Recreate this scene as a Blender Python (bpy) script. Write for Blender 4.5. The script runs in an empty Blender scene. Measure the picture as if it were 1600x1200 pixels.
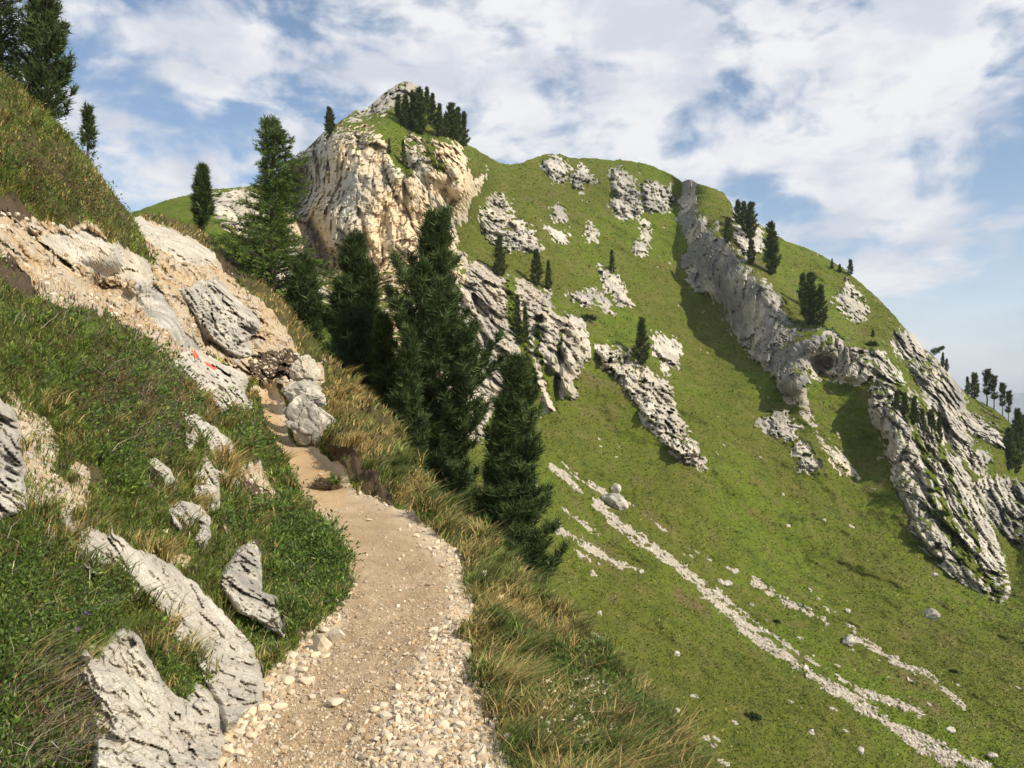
import bpy, math, random
import numpy as np

random.seed(7)
rng = np.random.default_rng(7)
scene = bpy.context.scene
COL = scene.collection

# ---------------------------------------------------------------- camera, sky, sun, exposure
F, CX, HY = 1230.0, 800.0, 640.0        # focal length, centre column and horizon row of the 1600 x 1200 photograph
cam = bpy.data.cameras.new('camera')
cam.sensor_fit = 'HORIZONTAL'; cam.sensor_width = 36.0; cam.lens = 36.0 * F / 1600.0
cam.shift_y = (HY - 600.0) / 1600.0
cam.clip_start = 0.05; cam.clip_end = 60000
camo = bpy.data.objects.new('camera', cam); COL.objects.link(camo)
camo.location = (0, 0, 0); camo.rotation_euler = (math.pi / 2, 0, 0)
scene.camera = camo

SUN_EL, SUN_AZ = math.radians(38), math.radians(-35)     # azimuth measured from +x towards +y
sd = np.array([math.cos(SUN_EL) * math.cos(SUN_AZ), math.cos(SUN_EL) * math.sin(SUN_AZ), math.sin(SUN_EL)])
sun = bpy.data.lights.new('sun', 'SUN'); sun.energy = 4.8; sun.angle = math.radians(0.53); sun.color = (1.0, 0.905, 0.73)
suno = bpy.data.objects.new('sun', sun); COL.objects.link(suno)
from mathutils import Vector
suno.rotation_euler = Vector(sd).to_track_quat('Z', 'Y').to_euler(); suno.location = (60, -40, 80)

scene.view_settings.view_transform = 'Standard'; scene.view_settings.look = 'None'
scene.view_settings.exposure = 0.12; scene.view_settings.gamma = 1.0; scene.view_settings.use_curve_mapping = False


class NT:
    """small helper for building node trees"""
    def __init__(s, tree): s.t = tree; s.n = tree.nodes; s.l = tree.links
    def node(s, typ, **kw):
        n = s.n.new(typ)
        for k, v in kw.items():
            if k in ('ins',):
                for kk, vv in v.items():
                    if isinstance(vv, bpy.types.NodeSocket): s.l.new(vv, n.inputs[kk])
                    else: n.inputs[kk].default_value = vv
            else: setattr(n, k, v)
        return n
    def put(s, sock, v):
        if isinstance(v, bpy.types.NodeSocket): s.l.new(v, sock)
        elif isinstance(v, (tuple, list)) and sock.type == 'RGBA' and len(v) == 3: sock.default_value = (*v, 1)
        else: sock.default_value = v
    def math(s, op, a, b=0.0, clamp=False):
        n = s.n.new('ShaderNodeMath'); n.operation = op; n.use_clamp = clamp
        s.put(n.inputs[0], a); s.put(n.inputs[1], b); return n.outputs[0]
    def vmath(s, op, a, b=(0, 0, 0)):
        n = s.n.new('ShaderNodeVectorMath'); n.operation = op
        s.put(n.inputs[0], a); s.put(n.inputs[1], b); return n.outputs[0]
    def noise(s, vec, scale, detail=4, rough=0.55, dist=0.0):
        n = s.n.new('ShaderNodeTexNoise'); s.put(n.inputs['Vector'], vec)
        n.inputs['Scale'].default_value = scale; n.inputs['Detail'].default_value = detail
        n.inputs['Roughness'].default_value = rough; n.inputs['Distortion'].default_value = dist
        return n.outputs['Fac']
    def ss(s, v, lo, hi):
        n = s.n.new('ShaderNodeMapRange'); n.interpolation_type = 'SMOOTHSTEP'
        s.put(n.inputs[0], v); s.put(n.inputs[1], lo); s.put(n.inputs[2], hi); return n.outputs[0]
    def mix(s, f, a, b, blend='MIX'):
        n = s.n.new('ShaderNodeMix'); n.data_type = 'RGBA'; n.blend_type = blend
        s.put(n.inputs[0], f); s.put(n.inputs[6], a); s.put(n.inputs[7], b); return n.outputs[2]
    def attr(s, name, out='Fac'):
        n = s.n.new('ShaderNodeAttribute'); n.attribute_name = name; return n.outputs[out]
    def obj(s): return s.n.new('ShaderNodeTexCoord').outputs['Object']


world = bpy.data.worlds.new('World'); scene.world = world; world.use_nodes = True
w = NT(world.node_tree); w.n.clear()
sky = w.node('ShaderNodeTexSky', sky_type='NISHITA', sun_disc=False)
sky.sun_elevation = SUN_EL; sky.sun_rotation = math.pi / 2 - SUN_AZ; sky.altitude = 600; sky.air_density = 1.0; sky.dust_density = 0.5; sky.ozone_density = 1.5
d = w.vmath('NORMALIZE', w.n.new('ShaderNodeTexCoord').outputs['Generated'])
sx = w.node('ShaderNodeSeparateXYZ', ins={0: d})
q3 = w.vmath('MULTIPLY', d, (1.0, 1.0, 1.9))
wq = w.node('ShaderNodeTexNoise', ins={'Vector': q3, 'Scale': 3.0, 'Detail': 3.0}).outputs['Color']
q3 = w.vmath('ADD', q3, w.vmath('MULTIPLY', w.vmath('SUBTRACT', wq, (0.5, 0.5, 0.5)), (0.16, 0.16, 0.16)))
big = w.noise(w.vmath('ADD', q3, (4.7, 1.7, 0.4)), 1.9, 2, 0.5)
mid = w.noise(w.vmath('ADD', q3, (1.3, 9.2, 2)), 10.0, 8, 0.52, 0.0)
fine = w.noise(q3, 27.0, 7, 0.58, 0.0)
cov = w.math('ADD', w.math('MULTIPLY', big, 0.95), w.math('ADD', w.math('MULTIPLY', mid, 1.20), w.math('MULTIPLY', fine, 0.36)))
cm = w.ss(cov, 1.06, 1.36)
thin = w.math('MULTIPLY', w.ss(sx.outputs[2], 0.26, 0.0), 0.62)          # milky air towards the horizon
cm = w.math('MAXIMUM', cm, thin)
body = w.noise(w.vmath('ADD', q3, (7, 3, 1.0)), 9.0, 7, 0.55)
ccol = w.mix(w.ss(body, 0.36, 0.62), (5.0, 5.25, 5.9, 1), (6.8, 6.85, 7.0, 1))
skyc = w.mix(cm, w.mix(1.0, sky.outputs[0], (1.22, 1.18, 1.12, 1), 'MULTIPLY'), ccol)
bg = w.node('ShaderNodeBackground', ins={0: skyc, 1: 0.125})
w.node('ShaderNodeOutputWorld', ins={0: bg.outputs[0]})


# ---------------------------------------------------------------- numpy noise
def _h(ix, iy, iz, seed):
    h = (ix.astype(np.uint32) * np.uint32(374761393)) ^ (iy.astype(np.uint32) * np.uint32(668265263)) ^ (iz.astype(np.uint32) * np.uint32(2147483647 - 1274126177)) ^ np.uint32((seed * 2654435761) & 0xffffffff)
    h = (h ^ (h >> np.uint32(13))) * np.uint32(1274126177)
    h = (h ^ (h >> np.uint32(16))) * np.uint32(2246822519)
    return h ^ (h >> np.uint32(15))


def perlin(P, seed=0):
    I = np.floor(P).astype(np.int64); f = (P - I).astype(np.float32)
    u = f * f * f * (f * (f * 6 - 15) + 10)
    out = np.zeros(len(P), np.float32)
    for dx in (0, 1):
        for dy in (0, 1):
            for dz in (0, 1):
                h = _h(I[:, 0] + dx, I[:, 1] + dy, I[:, 2] + dz, seed)
                gx = (h & np.uint32(255)).astype(np.float32) / 127.5 - 1
                gy = ((h >> np.uint32(8)) & np.uint32(255)).astype(np.float32) / 127.5 - 1
                gz = ((h >> np.uint32(16)) & np.uint32(255)).astype(np.float32) / 127.5 - 1
                wgt = (u[:, 0] if dx else 1 - u[:, 0]) * (u[:, 1] if dy else 1 - u[:, 1]) * (u[:, 2] if dz else 1 - u[:, 2])
                out += wgt * (gx * (f[:, 0] - dx) + gy * (f[:, 1] - dy) + gz * (f[:, 2] - dz))
    return out


def fbm(P, oct=4, seed=0, gain=0.5, ridged=False):
    out = 0; a = 1.0; tot = 0
    for i in range(oct):
        n = perlin(P * (2.03 ** i) + 17.3 * i, seed + i)
        if ridged: n = 1 - 2.2 * np.abs(n)
        out = out + a * n; tot += a; a *= gain
    return out / tot


def worley(P, seed=0):
    """distance to nearest and second cell, random number and random tilt of the nearest cell"""
    I = np.floor(P).astype(np.int64); n = len(P)
    d1 = np.full(n, 9.0, np.float32); d2 = np.full(n, 9.0, np.float32); r = np.zeros(n, np.float32); tilt = np.zeros(n, np.float32)
    for dx in (-1, 0, 1):
        for dy in (-1, 0, 1):
            for dz in (-1, 0, 1):
                c = I + np.array([dx, dy, dz])
                h = _h(c[:, 0], c[:, 1], c[:, 2], seed); h2 = h * np.uint32(2654435761) ^ (h >> np.uint32(7))
                j = np.stack([(h & np.uint32(1023)), (h >> np.uint32(10)) & np.uint32(1023), (h >> np.uint32(20)) & np.uint32(1023)], 1).astype(np.float32) / 1023
                o = (P - c - j).astype(np.float32)
                dd = np.sqrt((o * o).sum(1))
                m = dd < d1
                d2 = np.where(m, d1, np.minimum(d2, dd)); d1 = np.where(m, dd, d1)
                tv = np.stack([(h2 & np.uint32(255)), (h2 >> np.uint32(8)) & np.uint32(255), (h2 >> np.uint32(16)) & np.uint32(255)], 1).astype(np.float32) / 127.5 - 1
                r = np.where(m, ((h2 >> np.uint32(24)).astype(np.float32) / 127.5 - 1), r)
                tilt = np.where(m, (o * tv).sum(1), tilt)
    return d1, d2, r, tilt


def ss(x, a, b):
    t = np.clip((x - a) / (b - a), 0, 1); return t * t * (3 - 2 * t)


def sdf(px, py, poly):
    """signed distance in picture units, positive inside; far outside is clipped"""
    poly = np.array(poly, float); out = np.full(px.shape, -60.0)
    m = (px > poly[:, 0].min() - 60) & (px < poly[:, 0].max() + 60) & (py > poly[:, 1].min() - 60) & (py < poly[:, 1].max() + 60)
    x, y = px[m], py[m]; dmin = np.full(x.shape, 1e9); ins = np.zeros(x.shape, bool)
    for (x0, y0), (x1, y1) in zip(poly, np.roll(poly, -1, 0)):
        ex, ey = x1 - x0, y1 - y0
        t = np.clip(((x - x0) * ex + (y - y0) * ey) / (ex * ex + ey * ey + 1e-9), 0, 1)
        dmin = np.minimum(dmin, (x - x0 - t * ex) ** 2 + (y - y0 - t * ey) ** 2)
        c = (y0 > y) != (y1 > y)
        with np.errstate(divide='ignore', invalid='ignore'):
            ins ^= c & (x < (x1 - x0) * (y - y0) / (y1 - y0 + 1e-12) + x0)
    dd = np.sqrt(dmin); out[m] = np.where(ins, dd, -np.minimum(dd, 60)); return out


def line_d(px, py, pts):
    """distance to an open polyline"""
    out = np.full(px.shape, 99.0); pts = np.array(pts, float)
    m = (px > pts[:, 0].min() - 40) & (px < pts[:, 0].max() + 40) & (py > pts[:, 1].min() - 40) & (py < pts[:, 1].max() + 40)
    x, y = px[m], py[m]; dm = np.full(x.shape, 1e9)
    for (x0, y0), (x1, y1) in zip(pts[:-1], pts[1:]):
        ex, ey = x1 - x0, y1 - y0
        t = np.clip(((x - x0) * ex + (y - y0) * ey) / (ex * ex + ey * ey + 1e-9), 0, 1)
        dm = np.minimum(dm, (x - x0 - t * ex) ** 2 + (y - y0 - t * ey) ** 2)
    out[m] = np.sqrt(dm); return out


def tps(pts, lam=1e-4):
    """smooth surface through scattered (column, row, distance) measurements; planes come out as planes"""
    p = np.array(pts, float); X = p[:, :2] / 400.0; v = 100.0 / p[:, 2]; n = len(p)
    r = np.sqrt(((X[:, None] - X[None]) ** 2).sum(2)); K = np.where(r > 0, r * r * np.log(r + 1e-12), 0) + lam * np.eye(n)
    A = np.zeros((n + 3, n + 3)); A[:n, :n] = K; A[:n, n] = 1; A[:n, n + 1:] = X; A[n, :n] = 1; A[n + 1:, :n] = X.T
    c = np.linalg.solve(A, np.concatenate([v, np.zeros(3)]))
    def f(px, py):
        q = np.stack([px.ravel(), py.ravel()], 1) / 400.0; out = np.zeros(len(q))
        for s in range(0, len(q), 40000):
            b = q[s:s + 40000]; r2 = ((b[:, None] - X[None]) ** 2).sum(2)
            out[s:s + 40000] = (0.5 * r2 * np.log(r2 + 1e-18)) @ c[:n] + c[n] + b @ c[n + 1:]
        return (100.0 / np.maximum(out, 0.12)).reshape(px.shape)
    return f


def at(px, py, Y):
    return np.stack([(np.asarray(px) - CX) / F * Y, Y + 0 * np.asarray(px), (HY - np.asarray(py)) / F * Y], -1)


# ---------------------------------------------------------------- mesh and object helpers
def mesh_np(name, V, faces, mats, smooth=True, attrs=None, matidx=None):
    """faces: list of int arrays (n,3) or (n,4)"""
    me = bpy.data.meshes.new(name)
    V = np.ascontiguousarray(V, np.float32); me.vertices.add(len(V)); me.vertices.foreach_set('co', V.ravel())
    faces = [f for f in faces if len(f)]
    nl = sum(f.size for f in faces); nf = sum(len(f) for f in faces)
    me.loops.add(nl); me.polygons.add(nf)
    me.loops.foreach_set('vertex_index', np.concatenate([f.ravel() for f in faces]).astype(np.int32))
    cnt = np.concatenate([np.full(len(f), f.shape[1]) for f in faces]).astype(np.int32)
    st = np.concatenate([[0], np.cumsum(cnt)[:-1]]).astype(np.int32)
    me.polygons.foreach_set('loop_start', st)
    for m in (mats if isinstance(mats, (list, tuple)) else [mats]): me.materials.append(m)
    if matidx is not None: me.polygons.foreach_set('material_index', np.ascontiguousarray(matidx, np.int32))
    me.update(calc_edges=True)
    me.polygons.foreach_set('use_smooth', np.broadcast_to(np.asarray(smooth, bool), (nf,)).copy())
    for k, a in (attrs or {}).items():
        a = np.ascontiguousarray(a, np.float32)
        if a.ndim == 2:
            at_ = me.attributes.new(k, 'FLOAT_COLOR', 'POINT'); at_.data.foreach_set('color', a.ravel())
        else:
            at_ = me.attributes.new(k, 'FLOAT', 'POINT'); at_.data.foreach_set('value', a)
    me.validate(); return me


def link(name, me, parent=None, label=None, cat=None, group=None, kind=None, loc=None):
    o = bpy.data.objects.new(name, me); COL.objects.link(o)
    if parent: o.parent = parent
    if label: o['label'] = label
    if cat: o['category'] = cat
    if group: o['group'] = group
    if kind: o['kind'] = kind
    if loc is not None: o.location = loc
    return o


# ---------------------------------------------------------------- materials
def new_mat(name):
    m = bpy.data.materials.new(name); m.use_nodes = True; t = NT(m.node_tree); t.n.clear()
    return m, t


def finish(m, t, col, rough=0.9, height=None, bump=0.5, dist=0.05, spec=0.25, trans=0.0):
    b = t.n.new('ShaderNodeBsdfPrincipled'); t.put(b.inputs['Base Color'], col); t.put(b.inputs['Roughness'], rough)
    b.inputs['Specular IOR Level'].default_value = spec
    if height is not None:
        bp = t.n.new('ShaderNodeBump'); bp.inputs['Strength'].default_value = bump; bp.inputs['Distance'].default_value = dist
        t.put(bp.inputs['Height'], height); t.l.new(bp.outputs[0], b.inputs['Normal'])
    sh = b.outputs[0]
    if trans:
        tr = t.n.new('ShaderNodeBsdfTranslucent'); t.put(tr.inputs[0], col)
        mx = t.n.new('ShaderNodeMixShader'); mx.inputs[0].default_value = trans
        t.l.new(sh, mx.inputs[1]); t.l.new(tr.outputs[0], mx.inputs[2]); sh = mx.outputs[0]
    o = t.n.new('ShaderNodeOutputMaterial'); t.l.new(sh, o.inputs[0])
    return m


def rock_colour(t, P, k, warm, grey, wear=1.0):
    """k: metres per unit of relief; warm and grey are sockets 0..1"""
    n1 = t.noise(P, 0.9 / k, 5, 0.6); n2 = t.noise(P, 5.0 / k, 6, 0.65, 0.4); n3 = t.noise(P, 19.0 / k, 4, 0.7)
    c = t.mix(t.ss(n1, 0.35, 0.65), (0.47, 0.435, 0.37), (0.64, 0.60, 0.52))
    c = t.mix(t.math('MULTIPLY', warm, t.ss(t.noise(P, 0.5 / k, 5, 0.6, 0.6), 0.36, 0.6)), c, (0.74, 0.59, 0.395))
    n4 = t.noise(t.vmath('MULTIPLY', P, (1.0, 1.0, 0.22)), 2.2 / k, 5, 0.65, 0.3)                   # rain streaks down the face
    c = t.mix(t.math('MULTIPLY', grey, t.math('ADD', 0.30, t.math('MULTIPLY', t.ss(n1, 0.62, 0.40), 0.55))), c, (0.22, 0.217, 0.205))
    c = t.mix(t.math('MULTIPLY', t.math('MULTIPLY', t.ss(n4, 0.50, 0.64), 0.55 * wear), t.math('SUBTRACT', 1.0, t.math('MULTIPLY', warm, 0.75))), c, (0.24, 0.225, 0.20))
    c = t.mix(t.math('MULTIPLY', t.math('MULTIPLY', t.ss(n2, 0.52, 0.64), 0.62 * wear), t.math('SUBTRACT', 1.0, t.math('MULTIPLY', warm, 0.55))), c, (0.20, 0.19, 0.175))
    c = t.mix(t.math('MULTIPLY', t.ss(n3, 0.54, 0.68), 0.55 * (0.5 + 0.5 * wear)), c, (0.13, 0.125, 0.115))
    c = t.mix(t.math('MULTIPLY', t.ss(n3, 0.42, 0.30), 0.4), c, (0.68, 0.65, 0.58))
    hgt = t.math('ADD', t.math('MULTIPLY', n2, 0.6), t.math('MULTIPLY', n3, 0.3))
    return c, hgt


def terrain_mat(name, far):
    m, t = new_mat(name); P = t.obj(); k = 10.0 if far else 0.55
    rc, rh = rock_colour(t, P, k, t.attr('warm'), t.attr('grey'), 1.0 if far else 0.45)
    bn = t.math('MULTIPLY', t.math('SUBTRACT', t.noise(P, 1.1 if far else 22.0, 5, 0.65), 0.5), 0.9)
    sharp = lambda nm: t.ss(t.math('ADD', t.attr(nm), bn), 0.40, 0.60)
    if far:
        g0 = t.noise(P, 0.028, 5, 0.6, 0.3); g1 = t.noise(P, 0.22, 6, 0.62, 0.2); g2 = t.noise(P, 1.5, 5, 0.7)
        gc = t.mix(t.ss(g0, 0.42, 0.58), (0.098, 0.110, 0.016), (0.102, 0.142, 0.014))
        gc = t.mix(t.math('MULTIPLY', t.ss(g1, 0.50, 0.64), 0.8), gc, (0.135, 0.125, 0.036))
        gc = t.mix(t.math('MULTIPLY', t.ss(g1, 0.46, 0.34), 0.7), gc, (0.055, 0.078, 0.014))
        g3 = t.noise(t.vmath('MULTIPLY', P, (0.55, 0.55, 1.8)), 0.8, 5, 0.65)
        gc = t.mix(t.math('MULTIPLY', t.ss(g3, 0.50, 0.62), 0.6), gc, (0.074, 0.088, 0.019))
        gc = t.mix(t.math('MULTIPLY', t.ss(g2, 0.54, 0.68), 0.35), gc, (0.055, 0.066, 0.015))
        gc = t.mix(t.math('MULTIPLY', t.ss(g2, 0.44, 0.34), 0.6), gc, (0.150, 0.160, 0.040))
        gc = t.mix(t.math('MULTIPLY', t.ss(t.noise(P, 0.12, 5, 0.65), 0.52, 0.66), t.attr('dry')), gc, (0.13, 0.105, 0.045))
        gh = t.math('ADD', t.math('MULTIPLY', g1, 1.6), t.math('MULTIPLY', g2, 0.5))
        dirt = t.mix(t.noise(P, 2.0, 4, 0.6), (0.40, 0.345, 0.26), (0.60, 0.55, 0.46)); dh = t.noise(P, 3.0, 4, 0.7)
        col = t.mix(sharp('dirt'), gc, dirt); hh = t.mix(sharp('dirt'), gh, dh)
        bd = 0.45
    else:
        g1 = t.noise(P, 1.2, 5, 0.6); g2 = t.noise(P, 14.0, 5, 0.65); g3 = t.noise(P, 60.0, 4, 0.7)
        gc = t.mix(t.ss(g1, 0.35, 0.65), (0.070, 0.075, 0.022), (0.085, 0.070, 0.035))
        gc = t.mix(t.ss(g2, 0.5, 0.7), gc, (0.040, 0.045, 0.014))
        # eroded earth: orange-tan clay with pale grit
        g4 = t.noise(P, 3.2, 6, 0.68)
        e = t.mix(t.ss(g1, 0.38, 0.62), (0.46, 0.325, 0.185), (0.50, 0.42, 0.31))
        e = t.mix(t.ss(g4, 0.50, 0.62), e, (0.42, 0.37, 0.295))
        e = t.mix(t.math('MULTIPLY', t.ss(g4, 0.47, 0.36), 0.8), e, (0.36, 0.235, 0.125))
        e = t.mix(t.math('MULTIPLY', t.ss(g2, 0.52, 0.66), 0.8), e, (0.29, 0.205, 0.125)); e = t.mix(t.math('MULTIPLY', t.ss(g3, 0.53, 0.66), 0.6), e, (0.58, 0.52, 0.43))
        col = t.mix(sharp('dirt'), gc, e)
        s = t.mix(g2, (0.055, 0.038, 0.025), (0.12, 0.085, 0.056)); col = t.mix(sharp('soil'), col, s)  # bare soil, its brown darkened to carry the turf lip's shadow
        # path: trodden brown tread with paler grit to the sides
        tr = t.mix(t.ss(g1, 0.35, 0.65), (0.36, 0.255, 0.148), (0.44, 0.325, 0.205))
        tr = t.mix(t.math('MULTIPLY', t.ss(t.noise(P, 5.0, 5, 0.7), 0.48, 0.62), 0.5), tr, (0.34, 0.235, 0.135))
        gr = t.mix(g2, (0.52, 0.41, 0.275), (0.60, 0.50, 0.37))
        p = t.mix(t.attr('tread'), gr, tr)
        p = t.mix(t.math('MULTIPLY', t.ss(g3, 0.53, 0.66), 0.75), p, (0.60, 0.52, 0.40)); p = t.mix(t.math('MULTIPLY', t.ss(g3, 0.46, 0.34), 0.6), p, (0.30, 0.215, 0.135))
        p = t.mix(t.attr('clay'), p, t.mix(g2, (0.42, 0.28, 0.15), (0.50, 0.365, 0.22)))
        col = t.mix(sharp('path'), col, p)
        hh = t.math('ADD', t.math('MULTIPLY', g2, 0.5), t.math('MULTIPLY', g3, 0.35)); bd = 0.02
        hh = t.math('MULTIPLY', hh, 1.0)
    rk = sharp('rock')
    col = t.mix(rk, col, rc)
    hh = t.mix(rk, hh, t.math('MULTIPLY', rh, 1.5 if far else 1.8))
    return finish(m, t, col, 0.95, hh, 0.9, bd, 0.15)


M_FAR = terrain_mat('far_slope', True)
M_NEAR = terrain_mat('near_slope', False)


def stone_mat():
    m, t = new_mat('loose_stone'); P = t.obj()
    r = t.n.new('ShaderNodeObjectInfo').outputs['Random']
    c = t.mix(r, (0.66, 0.545, 0.385), (0.58, 0.50, 0.39)); n2 = t.noise(P, 9, 5, 0.65)
    c = t.mix(t.math('MULTIPLY', t.ss(n2, 0.55, 0.7), 0.4), c, (0.46, 0.36, 0.24))
    return finish(m, t, c, 0.9, t.noise(P, 3, 5, 0.7), 0.25, 0.1, 0.2)


M_STONE = stone_mat()


def tint_mat(name, trans=0.25, rough=0.6, spec=0.25):
    m, t = new_mat(name)
    return finish(m, t, t.attr('tint', 'Color'), rough, None, spec=spec, trans=trans)


M_GRASS = tint_mat('grass_blades', 0.3, 0.55)
M_GRAVEL = tint_mat('gravel', 0.0, 0.95, 0.1)
M_NEEDLE = tint_mat('needles', 0.2, 0.6, 0.12)
M_FLOWER = tint_mat('flower', 0.2, 0.6)


def bark_mat():
    m, t = new_mat('bark'); P = t.obj(); n = t.noise(t.vmath('MULTIPLY', P, (6, 6, 1.5)), 3, 5, 0.65)
    return finish(m, t, t.mix(n, (0.06, 0.045, 0.035), (0.20, 0.165, 0.135)), 0.95, n, 0.7, 0.03)


M_BARK = bark_mat()


def plain(name, a, b, sc, rough=0.8):
    m, t = new_mat(name); n = t.noise(t.obj(), sc, 5, 0.6)
    return finish(m, t, t.mix(t.ss(n, 0.35, 0.65), a, b), rough, n, 0.3, 0.01)


# ---------------------------------------------------------------- grid sheets
class Sheet:
    def __init__(s, xs, crest, bottom, rows, power=1.0):
        s.xs = np.asarray(xs, float); s.top = crest(s.xs); s.bot = np.maximum(bottom(s.xs), s.top + 40)
        s.t = np.linspace(0, 1, rows) ** power; s.rows = rows
        s.px = np.broadcast_to(s.xs[None], (rows, len(xs))).copy()
        s.py = s.top[None] + (s.bot - s.top)[None] * s.t[:, None]
    def idx(s, px, py):
        c = np.clip(np.interp(px, s.xs, np.arange(len(s.xs))), 0, len(s.xs) - 1.001)
        tp = np.interp(px, s.xs, s.top); bt = np.interp(px, s.xs, s.bot)
        r = np.interp(np.clip((py - tp) / (bt - tp), 0, 1), s.t, np.arange(s.rows)); r = np.clip(r, 0, s.rows - 1.001)
        return r, c
    def samp(s, A, r, c):
        r0 = r.astype(int); c0 = c.astype(int); fr = r - r0; fc = c - c0
        if A.ndim == 3: fr = fr[:, None]; fc = fc[:, None]
        return (A[r0, c0] * (1 - fr) + A[r0 + 1, c0] * fr) * (1 - fc) + (A[r0, c0 + 1] * (1 - fr) + A[r0 + 1, c0 + 1] * fr) * fc
    def point(s, px, py):
        r, c = s.idx(np.array([px], float), np.array([py], float)); return s.samp(s.P, r, c)[0]


def grid_normals(P):
    du = np.gradient(P, axis=1); dv = np.gradient(P, axis=0)
    n = np.cross(dv, du); n /= np.linalg.norm(n, axis=2, keepdims=True) + 1e-12
    return n            # faces the viewer for rows running downwards


def grid_mesh(name, P, keep, mats, attrs, smooth, skirt=None):
    """cells of the grid where keep is true, as one mesh"""
    H, W = P.shape[:2]; V = P.reshape(-1, 3); ids = np.arange(H * W).reshape(H, W)
    q = np.stack([ids[:-1, :-1], ids[1:, :-1], ids[1:, 1:], ids[:-1, 1:]], -1)[keep]
    sm = smooth[keep] if isinstance(smooth, np.ndarray) else smooth
    u, inv = np.unique(q, return_inverse=True); q = inv.reshape(q.shape)
    return mesh_np(name, V[u], [q], mats, sm, {k: a.ravel()[u] for k, a in attrs.items()})



def pieces(mask):
    """4-connected pieces of a boolean grid, largest first"""
    left_ = set(zip(*np.nonzero(mask))); out = []
    while left_:
        st = [left_.pop()]; comp = []
        while st:
            r_, c_ = st.pop(); comp.append((r_, c_))
            for nb in ((r_ + 1, c_), (r_ - 1, c_), (r_, c_ + 1), (r_, c_ - 1)):
                if nb in left_: left_.discard(nb); st.append(nb)
        out.append(comp)
    out.sort(key=len, reverse=True); return out


def crag(name, P, cell, i, A, smooth, mat, label, cat, minc):
    """one outcrop: its main mass, and the blocks broken off it as parts; crumbs go back to the ground"""
    comps = pieces(cell == i); root = None
    for comp in comps:
        m = np.zeros(cell.shape, bool); rr_, cc_ = zip(*comp); m[list(rr_), list(cc_)] = True
        if len(comp) < minc: cell[m] = -1; continue
        if root is None: root = link(name, grid_mesh(name, P, m, mat, A, smooth), label=label, cat=cat)
        else: link('rock_block', grid_mesh('rock_block', P, m, mat, A, smooth), parent=root)
    return root


def poly_fn(pts):
    p = np.array(pts, float); return lambda x: np.interp(x, p[:, 0], p[:, 1])


#@@FAR
# ================================================================ FAR MOUNTAIN
FAR_CREST = [(-60, 372), (100, 352), (205, 333), (232, 323), (262, 312), (300, 303), (330, 296), (380, 292), (420, 286), (450, 258), (472, 240), (488, 224), (504, 208), (520, 197), (540, 184), (556, 172), (566, 172), (580, 163), (592, 152), (604, 142), (618, 134), (632, 126), (646, 129), (660, 142), (676, 158), (688, 178), (700, 196), (716, 214), (732, 226), (747, 235), (765, 246), (782, 255), (800, 257), (815, 255), (835, 246), (858, 240), (876, 241), (892, 247), (925, 247), (950, 250), (975, 250), (1010, 256), (1030, 264), (1050, 273), (1066, 284), (1073, 281), (1082, 281), (1090, 287), (1112, 293), (1130, 301), (1143, 318), (1146, 326), (1165, 336), (1190, 352), (1212, 368), (1232, 378), (1262, 388), (1290, 402), (1316, 418), (1330, 430), (1352, 448), (1376, 470), (1395, 490), (1413, 512), (1430, 526), (1445, 545), (1462, 558), (1477, 575), (1490, 592), (1505, 610), (1520, 622), (1545, 634), (1562, 646), (1585, 666), (1600, 678), (1660, 725), (1760, 800)]
FAR_BOT = [(-60, 700), (300, 720), (620, 900), (820, 1150), (900, 1300), (1760, 1330)]
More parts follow.
